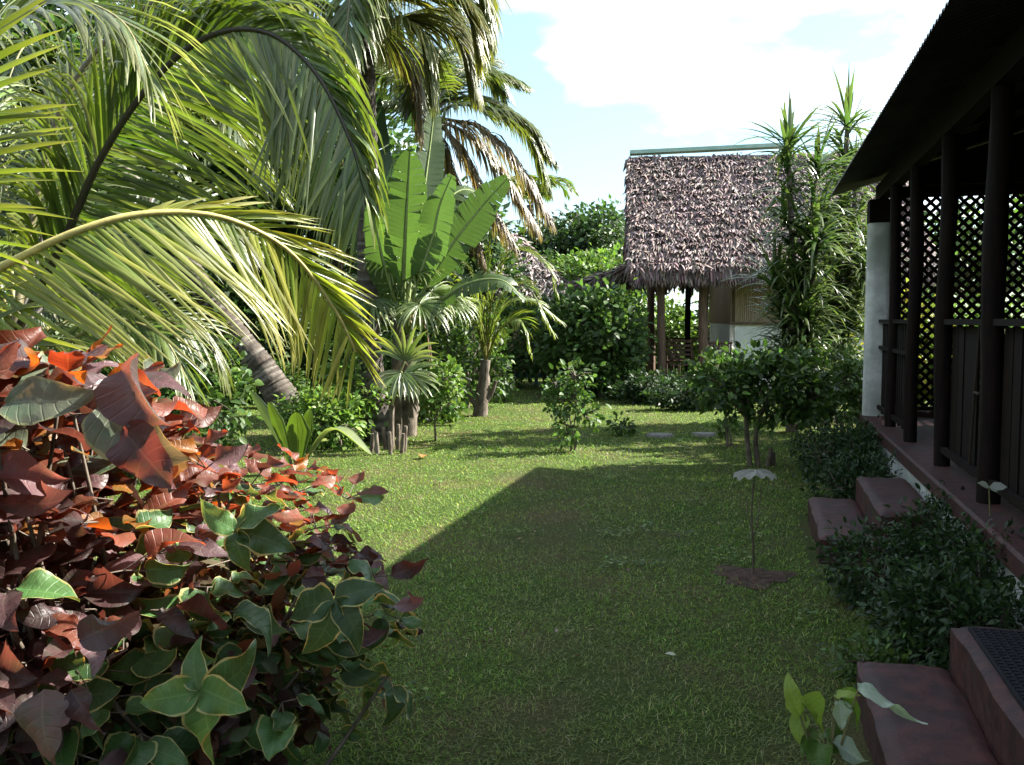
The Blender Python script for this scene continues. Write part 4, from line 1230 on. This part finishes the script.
# traveller palm: paddle leaves
def paddle(mb, pts, side, hw, u0, col, sag=.1, torn=.5):
    """one long blade on a midrib, its margins torn into strips"""
    n = 121; Rr = curve(pts, n); T_ = norm(np.gradient(Rr, axis=0)); side = np.asarray(side, float)
    S = norm(side[None] - T_ * np.sum(side[None] * T_, 1, keepdims=True)); Nn = np.cross(S, T_)
    i0 = int(u0 * n); u = np.linspace(0, 1, n - i0)
    prof = np.sin(PI * np.clip(u * .96 + .02, 0, 1)**.85)**.55 * hw
    v = np.linspace(0, 1, 7)
    for sg in (1, -1):
        k = 0
        while k < n - i0 - 1:
            m = min(n - i0 - 1, k + int(rng.integers(3, 8) if rng.uniform() < torn else rng.integers(12, 26)))
            r = np.arange(k, m + 1); a = rng.normal(0, .10 * (.3 + torn)); gp = (m < n - i0 - 1)
            uu = r + i0
            sh = 1 - .02 * 0
            w_ = prof[r] * (1 + rng.normal(0, .02 + .03 * torn))
            adv = .35 * hw
            g_ = Rr[uu][:, None] + sg * S[uu][:, None] * (w_[:, None] * v)[..., None] + T_[uu][:, None] * (adv * v**1.3 * (w_[:, None] / hw))[..., None]
            g_ = g_ + Nn[uu][:, None] * ((.16 * v + (a) * v**1.5 + .012 * np.sin(r * 2.1)[:, None] * v) * w_[:, None])[..., None]
            g_[..., 2] -= (sag * v**2 * w_[:, None])
            if gp: g_[-1] -= T_[uu][-1] * (.010 * (v**1.2) * (.4 + torn))[:, None]
            lp = np.stack(np.broadcast_arrays(v[None] * sg, (r / 60)[:, None], 0.0), -1)
            c = np.tile(col * rng.uniform(.93, 1.07), (g_.shape[0] * 7, 1))
            sheet(mb, g_, c, 0, lp.reshape(-1, 3)); k = m
    tube(mb, Rr, np.linspace(.035, .008, n), 6, (.22, .27, .1), 1)

def traveller():
    base = P(402, 0, 12.0); base[2] = 0
    T = Thing('traveller_palm', 'banana like palm with upright torn paddle leaves rising at centre left', 'palm', base)
    hub = P(404, 335, 12.0)
    mb = MB(); tube(mb, curve([base, (base + hub) / 2 + [.04, 0, 0], hub], 12), np.linspace(.16, .11, 12), 10, lump=.06); T.part('trunk', mb, M_bark)
    specs = [([(392, 270, 12.1), (378, 200, 12.2), (370, 140, 12.3), (374, 95, 12.3)], (.95, -.2, 0), .50, .36),
             ([(404, 280, 11.9), (406, 230, 11.7), (408, 190, 11.6), (410, 152, 11.5)], (.95, -.25, .1), .46, .30),
             ([(412, 270, 12.2), (424, 190, 12.4), (432, 130, 12.5), (434, 104, 12.5)], (.75, .55, -.1), .36, .40),
             ([(424, 290, 11.9), (452, 245, 11.8), (485, 203, 11.7), (508, 178, 11.6)], (.62, -.3, -.72), .42, .30),
             ([(385, 290, 12.0), (368, 245, 12.0), (360, 215, 12.0), (352, 185, 12.0)], (.85, -.5, .25), .42, .30),
             ([(420, 270, 12.3), (438, 215, 12.7), (462, 190, 13.0), (490, 200, 13.2)], (.5, -.5, -.5), .34, .3),
             ([(430, 310, 11.7), (465, 285, 11.4), (500, 280, 11.2), (525, 300, 11.1)], (.2, -.8, -.5), .30, .3),
             ([(415, 290, 11.6), (432, 240, 11.4), (440, 205, 11.3), (452, 175, 11.2)], (.85, -.4, -.3), .36, .35),
             ([(375, 310, 12.4), (345, 280, 12.6), (325, 270, 12.8), (305, 290, 12.9)], (.2, -.8, -.4), .30, .3),
             ([(395, 300, 11.5), (384, 262, 11.3), (378, 235, 11.2), (370, 205, 11.1)], (.85, -.4, .2), .34, .3)]
    for k, (pts, side, L, u0) in enumerate(specs):
        mb = MB()
        c0 = np.array((.060, .095, .032) if k not in (0, 4) else (.035, .065, .028)) * rng.uniform(.85, 1.2)
        paddle(mb, [hub] + PP(pts), side, L * .62, u0, c0, sag=.10 if k < 5 else .35, torn=1.0 if k in (5, 6, 8) else .85)
        T.part('paddle_leaf', mb, [M_paddle, M_rachis])
traveller()

# fan palm with drooping fans
def fan(mb, c, axis, nrm, R, n, w, g, cols, arc=2.3, tip=(.2, .22, .08)):
    axis = norm(axis); nrm = norm(nrm - axis * np.dot(axis, nrm)); sd_ = np.cross(axis, nrm)
    a = np.linspace(-arc, arc, n)
    D = np.cos(a)[:, None] * axis + np.sin(a)[:, None] * sd_ + rng.normal(0, .03, (n, 3)) + nrm * .1
    W0 = -np.sin(a)[:, None] * axis + np.cos(a)[:, None] * sd_
    strips(mb, np.tile(c, (n, 1)) + D * .02, D, W0, R * (.75 + .25 * np.cos(a * .6)) * rng.uniform(.93, 1.05, n), w, g * rng.uniform(.7, 1.3, n), 6, 'strap', tint(n, cols, .1), tip, 0, .35)

def fan_palm(label, base, hub, leaves, R, w, cols, dead=0, tr=.07, pet=.008, nf=26, arc=2.3, gg=2.2):
    R = R * 1.15
    T = Thing('fan_palm', label, 'palm', base, 'fan palms by the ring of stakes')
    mb = MB(); tube(mb, curve([base, (base + hub) / 2 + rng.normal(0, .02, 3), hub], 10), np.linspace(tr * 1.2, tr * .8, 10), 8, lump=.06); T.part('trunk', mb, M_bark)
    for (px, py, d, ax) in leaves:
        c = P(px, py, d); mb = MB()
        k = norm(c - hub); mid = (hub + c) / 2 + [0, 0, .12 * np.linalg.norm(c - hub)]
        tube(mb, curve([hub, mid, c], 10), np.linspace(pet * 1.3, pet, 10), 5, (.25, .26, .1), 1)
        ax = np.asarray(ax, float)
        fan(mb, c, ax, np.array([.1, -.55, .8]), R * rng.uniform(.85, 1.1), nf, w, gg, cols, arc)
        T.part('fan_leaf', mb, [M_palm, M_rachis])
    if dead:
        for k in range(dead):
            a = rng.uniform(0, 2 * PI); h = np.array([math.cos(a), math.sin(a) * .7, 0])
            L = rng.uniform(.7, 1.15); mb = MB()
            c = hub + h * .42 + [0, 0, -L * .6]
            tube(mb, curve([hub, hub + h * .28 + [0, 0, .04], hub + h * .40 + [0, 0, -L * .25], c], 10), .009, 5, (.24, .16, .10), 1)
            fan(mb, c, (h[0] * .2, h[1] * .2, -1), -h + np.array([0, 0, .1]), .4, 14, .03, .2, DEAD, .5, (.25, .18, .1))
            T.part('dead_leaf', mb, [M_thatch, M_rachis], label='dry brown hanging leaf')
b = G(397, 437); b[2] = 0
fan_palm('fan palm with drooping green fans and dry brown stalks hanging below them', b, P(398, 320, b[1]),
         [(362, 283, b[1] - .2, (-.7, -.3, -.1)), (385, 272, b[1] - .3, (-.2, -.5, .3)), (412, 278, b[1] - .3, (.4, -.5, .2)), (432, 292, b[1] - .1, (.8, -.3, -.1)), (448, 300, b[1] + .1, (.9, 0, -.2)),
          (372, 300, b[1] - .5, (-.5, -.6, -.4)), (420, 305, b[1] - .5, (.5, -.6, -.5)), (395, 268, b[1] + .3, (0, .5, .6)), (350, 300, b[1] + .2, (-.9, .2, -.2))], .46, .034, ((.09, .14, .04), (.13, .18, .06), (.06, .10, .025)), dead=9)
b = G(391, 449); b[2] = 0
fan_palm('young fan palm with one pale upright fan growing inside the ring of stakes', b, P(392, 405, b[1]),
         [(405, 362, b[1] - .1, (.1, 0, 1)), (404, 375, b[1] - .1, (.9, -.2, .25)), (408, 376, b[1] - .2, (.8, -.5, -.5)), (402, 372, b[1] - .25, (-.3, -.5, -.7))], .36, .055, ((.09, .14, .04), (.16, .2, .09)), tr=.035, nf=10, arc=1.15, gg=1.2)

def stakes():
    c = G(388, 452); proto = None
    for k in range(8):
        a = k / 8 * 2 * PI + .3
        p = c + [.19 * math.cos(a), .22 * math.sin(a), 0]
        lab = ['short brown stake at the right end of the ring around the young palm', 'short brown stake in the back right of the ring around the young palm', 'short brown stake at the back of the ring around the young palm',
               'short brown stake in the back left of the ring around the young palm', 'leftmost short brown stake of the ring around the young palm', 'short brown stake in the front left of the ring around the young palm',
               'short brown stake at the very front of the ring around the young palm', 'short brown stake in the front right of the ring around the young palm'][k]
        if proto is None:
            mb = MB(); z = np.array([-.05, .1, .18, .25, .26]); tube(mb, np.stack([0 * z, 0 * z, z], 1), [.023, .024, .023, .023, .018], 9, lump=.07)
            proto = solo('wooden_stake', mb, M_bark, lab, 'stake', (0, 0, 0), 'stakes around the young palm'); o = proto
        else:
            o = proto.copy(); COL.objects.link(o); o['label'] = lab
        o.location = p; o.rotation_euler = (rng.normal(0, .07), rng.normal(0, .07), rng.uniform(0, 6)); o.scale = (1, 1, rng.uniform(.8, 1.15))
stakes()

# young feather palm on the far side of the stakes
def young_palm():
    base = G(480, 416); hub = P(486, 360, base[1])
    T = Thing('young_palm', 'young feather palm with a short branching trunk and arching yellow green fronds', 'palm', base)
    mb = MB()
    tube(mb, curve([base, base + [.05, 0, .4], hub], 10), np.linspace(.12, .07, 10), 8, lump=.08)
    tube(mb, curve([base + [0, 0, .1], base + [.18, 0, .35], base + [.25, 0, .55]], 8), np.linspace(.05, .03, 8), 6)
    tube(mb, curve([base + [0, 0, .1], base + [-.15, 0, .3], base + [-.2, 0, .7]], 8), np.linspace(.05, .025, 8), 6)
    T.part('trunk', mb, M_bark)
    d = base[1]
    for pts, L in (([(500, 300, d), (525, 285, d), (552, 330, d)], .5), ([(495, 280, d), (515, 250, d), (545, 262, d), (556, 290, d)], .5), ([(480, 290, d - .3), (460, 262, d - .5), (430, 275, d - .6)], .5),
                   ([(470, 310, d - .4), (450, 300, d - .8), (435, 330, d - 1)], .45), ([(488, 270, d + .3), (490, 240, d + .6), (505, 225, d + .8)], .5), ([(500, 330, d - .4), (520, 320, d - .8), (530, 350, d - 1)], .42),
                   ([(480, 320, d - .6), (478, 300, d - 1.2), (470, 320, d - 1.6)], .45), ([(500, 310, d + .5), (530, 300, d + 1), (560, 320, d + 1.3)], .5), ([(475, 300, d + .4), (450, 270, d + .7), (425, 262, d + .8)], .5)):
        mb = MB(); frond(mb, [hub] + PP(pts), (.1, -.9, -.1), L=L, n=48, w=.03, g=1.3, cols=((.12, .17, .03), (.15, .2, .04), (.08, .13, .025)), segs=4, rad=(.02, .006), ang=(60, 22))
        T.part('frond', mb, [M_palm, M_rachis])
young_palm()

# palm seedling with pleated leaves at the end of the copper bush
def seedling():
    base = P(288, 0, 9.0); base[2] = 0
    T = Thing('palm_seedling', 'palm seedling with a few broad pleated upright leaves beside the copper leaved bush', 'seedling', base)
    for (tx, ty, d, w, L) in ((250, 390, 9.1, .13, 1.0), (268, 402, 9.0, .14, .8), (296, 412, 8.9, .26, .62), (310, 408, 9.0, .15, .6), (372, 455, 8.6, .16, .8)):
        tip = P(tx, ty, d); b0 = base + rng.normal(0, .02, 3) * [1, 1, 0]
        if tx == 372: mid = (b0 + tip) / 2 + [0, 0, .34]
        else: mid = (b0 + tip) / 2 + [0, 0, .05]
        c = curve([b0, mid, tip], 18); Tn = norm(np.gradient(c, axis=0))
        Wd = norm(np.cross(Tn, np.array([.2, 1, .1]) if tx != 372 else np.array([0, 0, 1.0])))
        nv = 13; v = np.linspace(-1, 1, nv); u = np.linspace(0, 1, 18)
        ww = np.interp(u, [0, .3, .7, .93, 1], [.08, .5, 1, .5, .05]) * w / 2
        Nn = np.cross(Wd, Tn)
        g_ = c[:, None] + Wd[:, None] * (ww[:, None] * v[None])[..., None] + Nn[:, None] * (ww[:, None] * (.10 * np.cos(v * PI * 6)[None] + .25 * np.abs(v)[None]))[..., None]
        mb = MB(); sheet(mb, g_, {250: (.07, .10, .06), 372: (.16, .19, .09)}.get(tx if tx != 372 else 372, (.08, .125, .022))); T.part('pleated_leaf', mb, M_palm)
seedling()

# ------------------------------------------------------------------ copper-leaved bush in front
def pip(px, py, poly):
    poly = np.array(poly, float); n = len(poly); ins = np.zeros(len(px), bool); j = n - 1
    for i in range(n):
        c = ((poly[i, 1] > py) != (poly[j, 1] > py)) & (px < (poly[j, 0] - poly[i, 0]) * (py - poly[i, 1]) / (poly[j, 1] - poly[i, 1] + 1e-9) + poly[i, 0])
        ins ^= c; j = i
    return ins

def copper_bush():
    base = np.array([-1.15, 2.5, 0.0])
    T = Thing('copperleaf_bush', 'large bush of broad copper red, purple and cream edged green leaves in front', 'bush', base)
    poly = [(-260, 350), (-60, 355), (0, 362), (70, 368), (130, 376), (170, 402), (188, 448), (235, 462), (300, 470), (350, 488), (352, 520), (380, 560), (392, 612), (350, 660), (310, 690), (270, 740), (240, 830), (-260, 900)]
    def depth(px, py):
        up = np.clip(px / 360, 0, 1)
        top = 1.75 + 1.15 * up
        low = 1.85 + .55 * up
        f = np.clip((py - 470) / 200, 0, 1)
        return top * (1 - f) + low * f
    n = 4200
    px = rng.uniform(-250, 420, n); py = rng.uniform(320, 860, n)
    k = pip(px, py, poly); px, py = px[k], py[k]
    # thin to an even spread
    keep = []
    for i in range(len(px)):
        if all((px[i] - px[j])**2 + (py[i] - py[j])**2 > 18**2 for j in keep): keep.append(i)
    px, py = px[keep], py[keep]
    d = depth(px, py) + rng.uniform(-.05, .28, len(px))
    # deeper layers behind the front shell
    m2 = len(px) * 2 // 2
    sel = rng.choice(len(px), m2)
    px2, py2 = px[sel] + rng.normal(0, 14, m2), py[sel] + rng.uniform(6, 50, m2)
    d2 = depth(px2, py2) + rng.uniform(.2, .75, m2)
    px, py, d = np.concatenate([px, px2]), np.concatenate([py, py2]), np.concatenate([d, d2])
    tips = np.array([P(*q) for q in zip(px, py, d)])
    ok = tips[:, 2] > .12
    tips, px, py = tips[ok], px[ok], py[ok]
    ctr = np.array([-1.05, 2.35, .55])
    st = MB()
    POS = []; DD = []; NN = []; SZ = []; CC = []; MG_ = []
    for i, tp in enumerate(tips):
        b0 = base + [rng.normal(0, .22), rng.normal(0, .12), 0]
        if i % 5 == 0:
            mid = b0 * .45 + tp * .55 + [0, 0, -.05 + rng.normal(0, .05)]
            if tp[2] < .35: mid = tp + [-.12, .15, -.02]
            tube(st, curve([b0, mid, tp], 9), np.linspace(.011, .004, 9), 5, cap=False)
        out = norm(tp - ctr)
        kk = rng.integers(4, 7) if (px[i] > 180 and py[i] < 560) else rng.integers(2, 5)
        gz = (py[i] > 520) & (px[i] > 110)
        for q in range(kk):
            a = rng.uniform(0, 2 * PI)
            h = np.array([math.cos(a), math.sin(a), 0])
            dr = norm(h * .9 + out * .55 + np.array([0, -.15, rng.uniform(-.55, .25)]))
            nn = norm(np.array([.05, -.35, 1.0]) + out * .25 + rng.normal(0, .28, 3))
            p0 = tp + dr * rng.uniform(.015, .05) + rng.normal(0, .012, 3)
            x, y = px[i], py[i]
            size = rng.uniform(.06, .10) if x > 190 and y < 560 else rng.uniform(.07, .135)
            if x < 140 and y < 480: size *= 1.2
            r = rng.uniform()
            pg = 0.04
            if y > 500 and x > 110: pg = .42
            if y > 580 and x > 120: pg = .82
            if y > 690 and x > 20: pg = .85
            if x > 330 and y < 560: pg = .1
            if x < 190 and y < 480: pg = .16
            if r < pg:
                c = np.array([.052, .115, .032]) * rng.uniform(.7, 1.5); mg = 1.0 if y > 480 else .3
                if y < 480: c = np.array([.10, .12, .075]) * rng.uniform(.7, 1.1)
            else:
                redp = .72 if (x > 110 and y < 540) else .34 if y < 470 else .16
                if rng.uniform() < redp:
                    c = np.array([.155, .044, .024]) * rng.uniform(.5, 1.15)
                    if rng.uniform() < .18: c = np.array([.20, .075, .012])
                else:
                    c = np.array([.062, .031, .031]) * rng.uniform(.45, 1.5)
                    if rng.uniform() < .3: c = np.array([.16, .09, .095]) * rng.uniform(.6, 1.1)
                mg = 0.0
            POS.append(p0); DD.append(dr); NN.append(nn); SZ.append(size); CC.append(c); MG_.append(mg)
            tube(st, [tp, p0 + dr * .01], .0018, 4, cap=False)
    # the big tri-leaf cluster at the bottom and others that stand out
    def put(px_, py_, d_, dirv, nv, size, c, mg):
        dirv = np.array(dirv, float) + rng.normal(0, .22, 3); nv = np.array(nv, float) + rng.normal(0, .25, 3); size = size * rng.uniform(.8, 1.1); c = np.array(c) * rng.uniform(.75, 1.3)
        POS.append(P(px_, py_, d_)); DD.append(norm(np.array(dirv, float))); NN.append(norm(np.array(nv, float))); SZ.append(size); CC.append(np.array(c)); MG_.append(mg)
    gcol = (.065, .14, .036)
    for (dx, dz, s_) in ((-.05, 1, .10), (.35, -1, .15), (-.9, .25, .12), (.95, .35, .13), (.75, -.35, .12), (-.8, -.5, .13)):
        put(200, 690, 1.66, (dx, -.15, dz), (0, -1, .45), s_, gcol, 1.0)
    for (dx, dz, s_) in ((-.85, .2, .17), (.9, .3, .15), (.4, -.9, .16), (-.5, -.8, .17)):
        put(335, 600, 2.0, (dx, -.15, dz), (0, -.8, .65), s_ * .75, (.032, .075, .024), 1.0)
    for (dx, dz, s_) in ((-.9, .2, .15), (.9, -.3, .16), (.5, .3, .13), (.2, -.7, .13)):
        put(235, 532, 2.0, (dx, -.25, dz), (0, -.5, .85), s_ * .8, (.055, .12, .032), 1.0)
    put(118, 372, 1.7, (.75, -.2, -.5), (0, -.4, .9), .17, (.14, .08, .08), 0); put(95, 410, 1.68, (.7, -.25, -.55), (0, -.7, .7), .17, (.11, .13, .085), .4)
    put(5, 405, 1.66, (.8, -.1, .2), (0, -.6, .8), .19, (.11, .125, .08), .3); put(70, 372, 1.75, (.3, -.2, .4), (0, -.3, .9), .09, (.14, .03, .012), 0)
    put(120, 430, 1.66, (.25, -.4, -.8), (0, -.9, .4), .15, (.08, .03, .03), 0)
    put(40, 690, 1.55, (.1, -.3, -1), (0, -1, .3), .14, (.07, .045, .04), 0); put(80, 640, 1.55, (1, -.2, .1), (0, -.8, .6), .13, (.075, .05, .055), 0); put(70, 690, 1.55, (.6, -.3, -.75), (0, -.9, .5), .12, (.09, .06, .068), 0)
    POS, DD, NN, SZ, CC, MG_ = map(np.array, (POS, DD, NN, SZ, CC, MG_))
    CC = CC * np.exp(rng.normal(0, .1, (len(CC), 1)))
    lf = MB()
    bi = rng.integers(0, len(BLADES), len(POS))
    for b_ in range(len(BLADES)):
        s_ = bi == b_
        if s_.sum(): inst(lf, BLADES[b_][0], BLADES[b_][1], POS[s_], DD[s_], NN[s_], SZ[s_], CC[s_], lpt=BLADES[b_][2], lpz=MG_[s_])
    # small inner leaves and flower tails filling the bush
    n = 5200
    q = in_ell(n, ctr + [-.2, .15, 0], (.75, .42, .5), .1); q = q[q[:, 2] > .05]; n = len(q)
    inst(lf, LEAF[0], LEAF_T, q, rng.normal(0, 1, (n, 3)), rng.normal(0, 1, (n, 3)) + [0, 0, 1], rng.uniform(.035, .085, n), tint(n, ((.05, .022, .016), (.035, .05, .018), (.08, .05, .03)), .35))
    T.part('stems', st, M_bark); T.part('leaves', lf, M_red)
copper_bush()

# ------------------------------------------------------------------ middle and far vegetation
hg = 'leafy shrubs of the garden border'
def shrub(px, d, r, h, label, cols=GR, n=120, per=14, size=.10, shape='leaf', z0=.0, ry=None, group=hg):
    b = P(px, 0, d); b[2] = 0
    blobs = []
    for k in range(4):
        blobs.append(((rng.uniform(-.4, .4) * r, rng.uniform(-.3, .3) * r, h * rng.uniform(.40, .62)), (r * .62, (ry or r) * .6, h * .42)))
    bush('garden_shrub', label, 'shrub', b, blobs, n, per, size * .8, size, cols, group=group, trunks=((0, 0, h * .2), (r * .2, 0, h * .15)), tr=.02 + .01 * h, shape=shape, limbs=30)
shrub(218, 16.5, .75, .75, 'low green shrub bordering the lawn left of the leaning trunk', GLITE)
shrub(258, 16.8, .7, .7, 'low green shrub at the foot of the leaning trunk', GR)
shrub(326, 10.8, .42, .72, 'bushy bright green shrub right behind the palm seedling', GLITE, 110, 13, .085)
shrub(300, 12.0, .45, .6, 'low shrub between the leaning trunk and the palm seedling', GLITE, 100, 13, .085)
shrub(352, 11.6, .5, 1.2, 'light green shrub left of the fan palm trunk', GLITE, 130, 13, .09)
shrub(425, 13.6, .7, 1.6, 'green shrub filling the gap right of the fan palm', GR, 170, 14, .11)
shrub(455, 15.8, .9, 1.7, 'shrub behind the young feather palm', GR, 170, 14, .12)
shrub(590, 18.2, 1.15, 2.05, 'large rounded glossy leaved shrub left of the thatched hut', ((.06, .11, .03), (.09, .15, .045), (.045, .08, .022)), 420, 15, .15)
shrub(545, 20.5, 1.3, 1.9, 'dark rounded shrub behind the lone bush, left of the glossy one', GR, 260, 14, .14)
shrub(648, 16.8, 1.0, .5, 'low dark shrub lying at the foot of the hut post', GDARK, 200, 14, .08, ry=.5)
shrub(695, 15.6, .8, .45, 'low dark shrub along the front of the hut, right of the post', GDARK, 170, 14, .08, ry=.5)
shrub(625, 17.6, .5, .8, 'small ragged shrub at the left corner of the hut', GR, 100, 13, .1)
shrub(668, 24.5, 1.3, 2.2, 'green shrub seen through the open side of the hut', GLITE, 220, 14, .16)
shrub(720, 24.8, 1.3, 2.3, 'green shrub behind the hut, seen beside its bamboo wall', GR, 200, 14, .16)
shrub(150, 9.0, .9, 1.5, 'dark shrub behind the copper leaved bush, under the palms', GMID, 220, 13, .11)
shrub(60, 9.5, 1.0, 1.7, 'dark shrub at far left below the great frond', GMID, 220, 13, .11)
shrub(-40, 8.5, 1.0, 1.6, 'dark shrub at the left edge beyond the copper leaved bush', GMID, 200, 13, .11)
shrub(200, 18.0, 1.5, 2.3, 'dark green shrub deep behind the leaning trunk', GMID, 380, 13, .17)
shrub(320, 18.5, 1.4, 2.2, 'dark green shrub in the shade behind the fan palm', GMID, 260, 13, .16)
shrub(400, 19.5, 1.4, 2.4, 'dark green shrub deep behind the traveller palm', GMID, 260, 13, .16)
shrub(905, 14.6, .9, 1.9, 'yellow green shrub glimpsed through the veranda lattice', ((.2, .24, .04), (.12, .18, .03), (.3, .26, .05)), 180, 14, .13)
shrub(985, 14.5, 1.1, 1.9, 'leafy shrub beyond the right part of the lattice', GLITE, 220, 14, .14)

tg = 'trees behind the garden'
def tree(px, d, h, r, label, cols=GR, n=260, per=14, size=.22, trunk_h=.35, x=None, leafm=None, rv=None):
    b = P(px, 0, d) if x is None else np.array([x, d, 0.0]); b[2] = 0
    blobs = []
    rv = rv or (h * (1 - trunk_h) * .5)
    cz = h - rv
    for k in range(7):
        a = k / 7 * 2 * PI + rng.uniform(0, 1)
        rr = r * rng.uniform(.35, .6)
        blobs.append(((math.cos(a) * rr, math.sin(a) * rr, cz + rng.uniform(-.45, .5) * rv), (r * .48, r * .48, rv * .48)))
    blobs.append(((0, 0, cz + rv * .5), (r * .45, r * .45, rv * .5)))
    bush('garden_tree', label, 'tree', b, blobs, n, per, size * .9, size, cols, group=tg, trunks=((0, 0, h * trunk_h),), tr=.05 + .018 * h, twig=.015, shape='diamond', limbs=60, crown='crown', trunk='trunk',
         leafm=M_leaf_far)
tree(537, 33, 4.9, 1.7, 'dark evergreen tree at the left of the row behind the lawn', GDARK, 330)
tree(572, 34, 5.3, 1.7, 'dark evergreen tree in the middle of the row behind the lawn', GDARK, 360)
tree(606, 33, 5.5, 1.6, 'dark evergreen tree touching the left edge of the main thatch roof', ((.03, .06, .018), (.045, .08, .022)), 360)
tree(640, 36, 5.2, 1.7, 'dark evergreen tree mostly hidden behind the left end of the hut', GDARK, 240)
tree(575, 26, 3.3, 1.3, 'light green bushy tree left of the main thatch roof', GLITE, 300, 14, .17, .2)
tree(612, 25, 3.4, 1.1, 'light green tree hugging the left eave of the main hut', GLITE, 260, 14, .17, .2)
tree(545, 28, 3.4, 1.2, 'mid green tree behind the distant low hut', GR, 240, 14, .17, .2)
tree(430, 24, 4.8, 2.2, 'dark tree behind the traveller palm', GMID, 380, 14, .24)
tree(340, 20, 7.0, 2.4, 'dark tree behind the trunk of the tall palm', GMID, 620, 14, .22, .1)
tree(250, 22, 8.6, 2.9, 'broad dark tree beyond the leaning palm', GMID, 760, 14, .25, .1)
tree(150, 19, 8.3, 2.9, 'dense dark tree in the left background behind the fronds', GMID, 760, 14, .24, .1)
tree(40, 17, 7.8, 2.8, 'dense dark tree at far left behind the palm crowns', GMID, 760, 14, .24, .1)
tree(-70, 15, 7.0, 2.6, 'dark tree at the very left edge behind the palms', GMID, 600, 14, .24, .1)
tree(760, 36, 4.5, 2.5, 'tree hidden behind the middle of the thatched hut', GR, 160, 14, .28)
tree(880, 32, 4.3, 2.6, 'tree standing behind the dracaenas and the hut', GR, 220, 14, .28)
tree(990, 24, 4.6, 2.4, 'tree beyond the lattice at the end of the veranda', GR, 220, 14, .24)
tree(1090, 12.0, 5.3, 1.6, 'leafy tree just past the far end wall of the bungalow, seen through the lattice', GR, 380, 14, .18, x=8.0)

for (xx, yy, hh, rr, lab) in ((-3.5, -6.5, 8.5, 3.6, 'tall dark tree added unseen behind the viewpoint, at its left, to block sky light'), (-8.5, -1.5, 7.5, 3.2, 'dark tree added out of view at the left side of the viewpoint to block sky light'), (-9.5, 5.5, 7.5, 3.0, 'unseen dark tree added beyond the left edge of the copper leaved bush to block sky light')):  # unseen trees, added out of frame to block sky and deepen the shade
    tree(0, yy, hh, rr, lab, GDARK, 520, 14, .34, .12, x=xx)
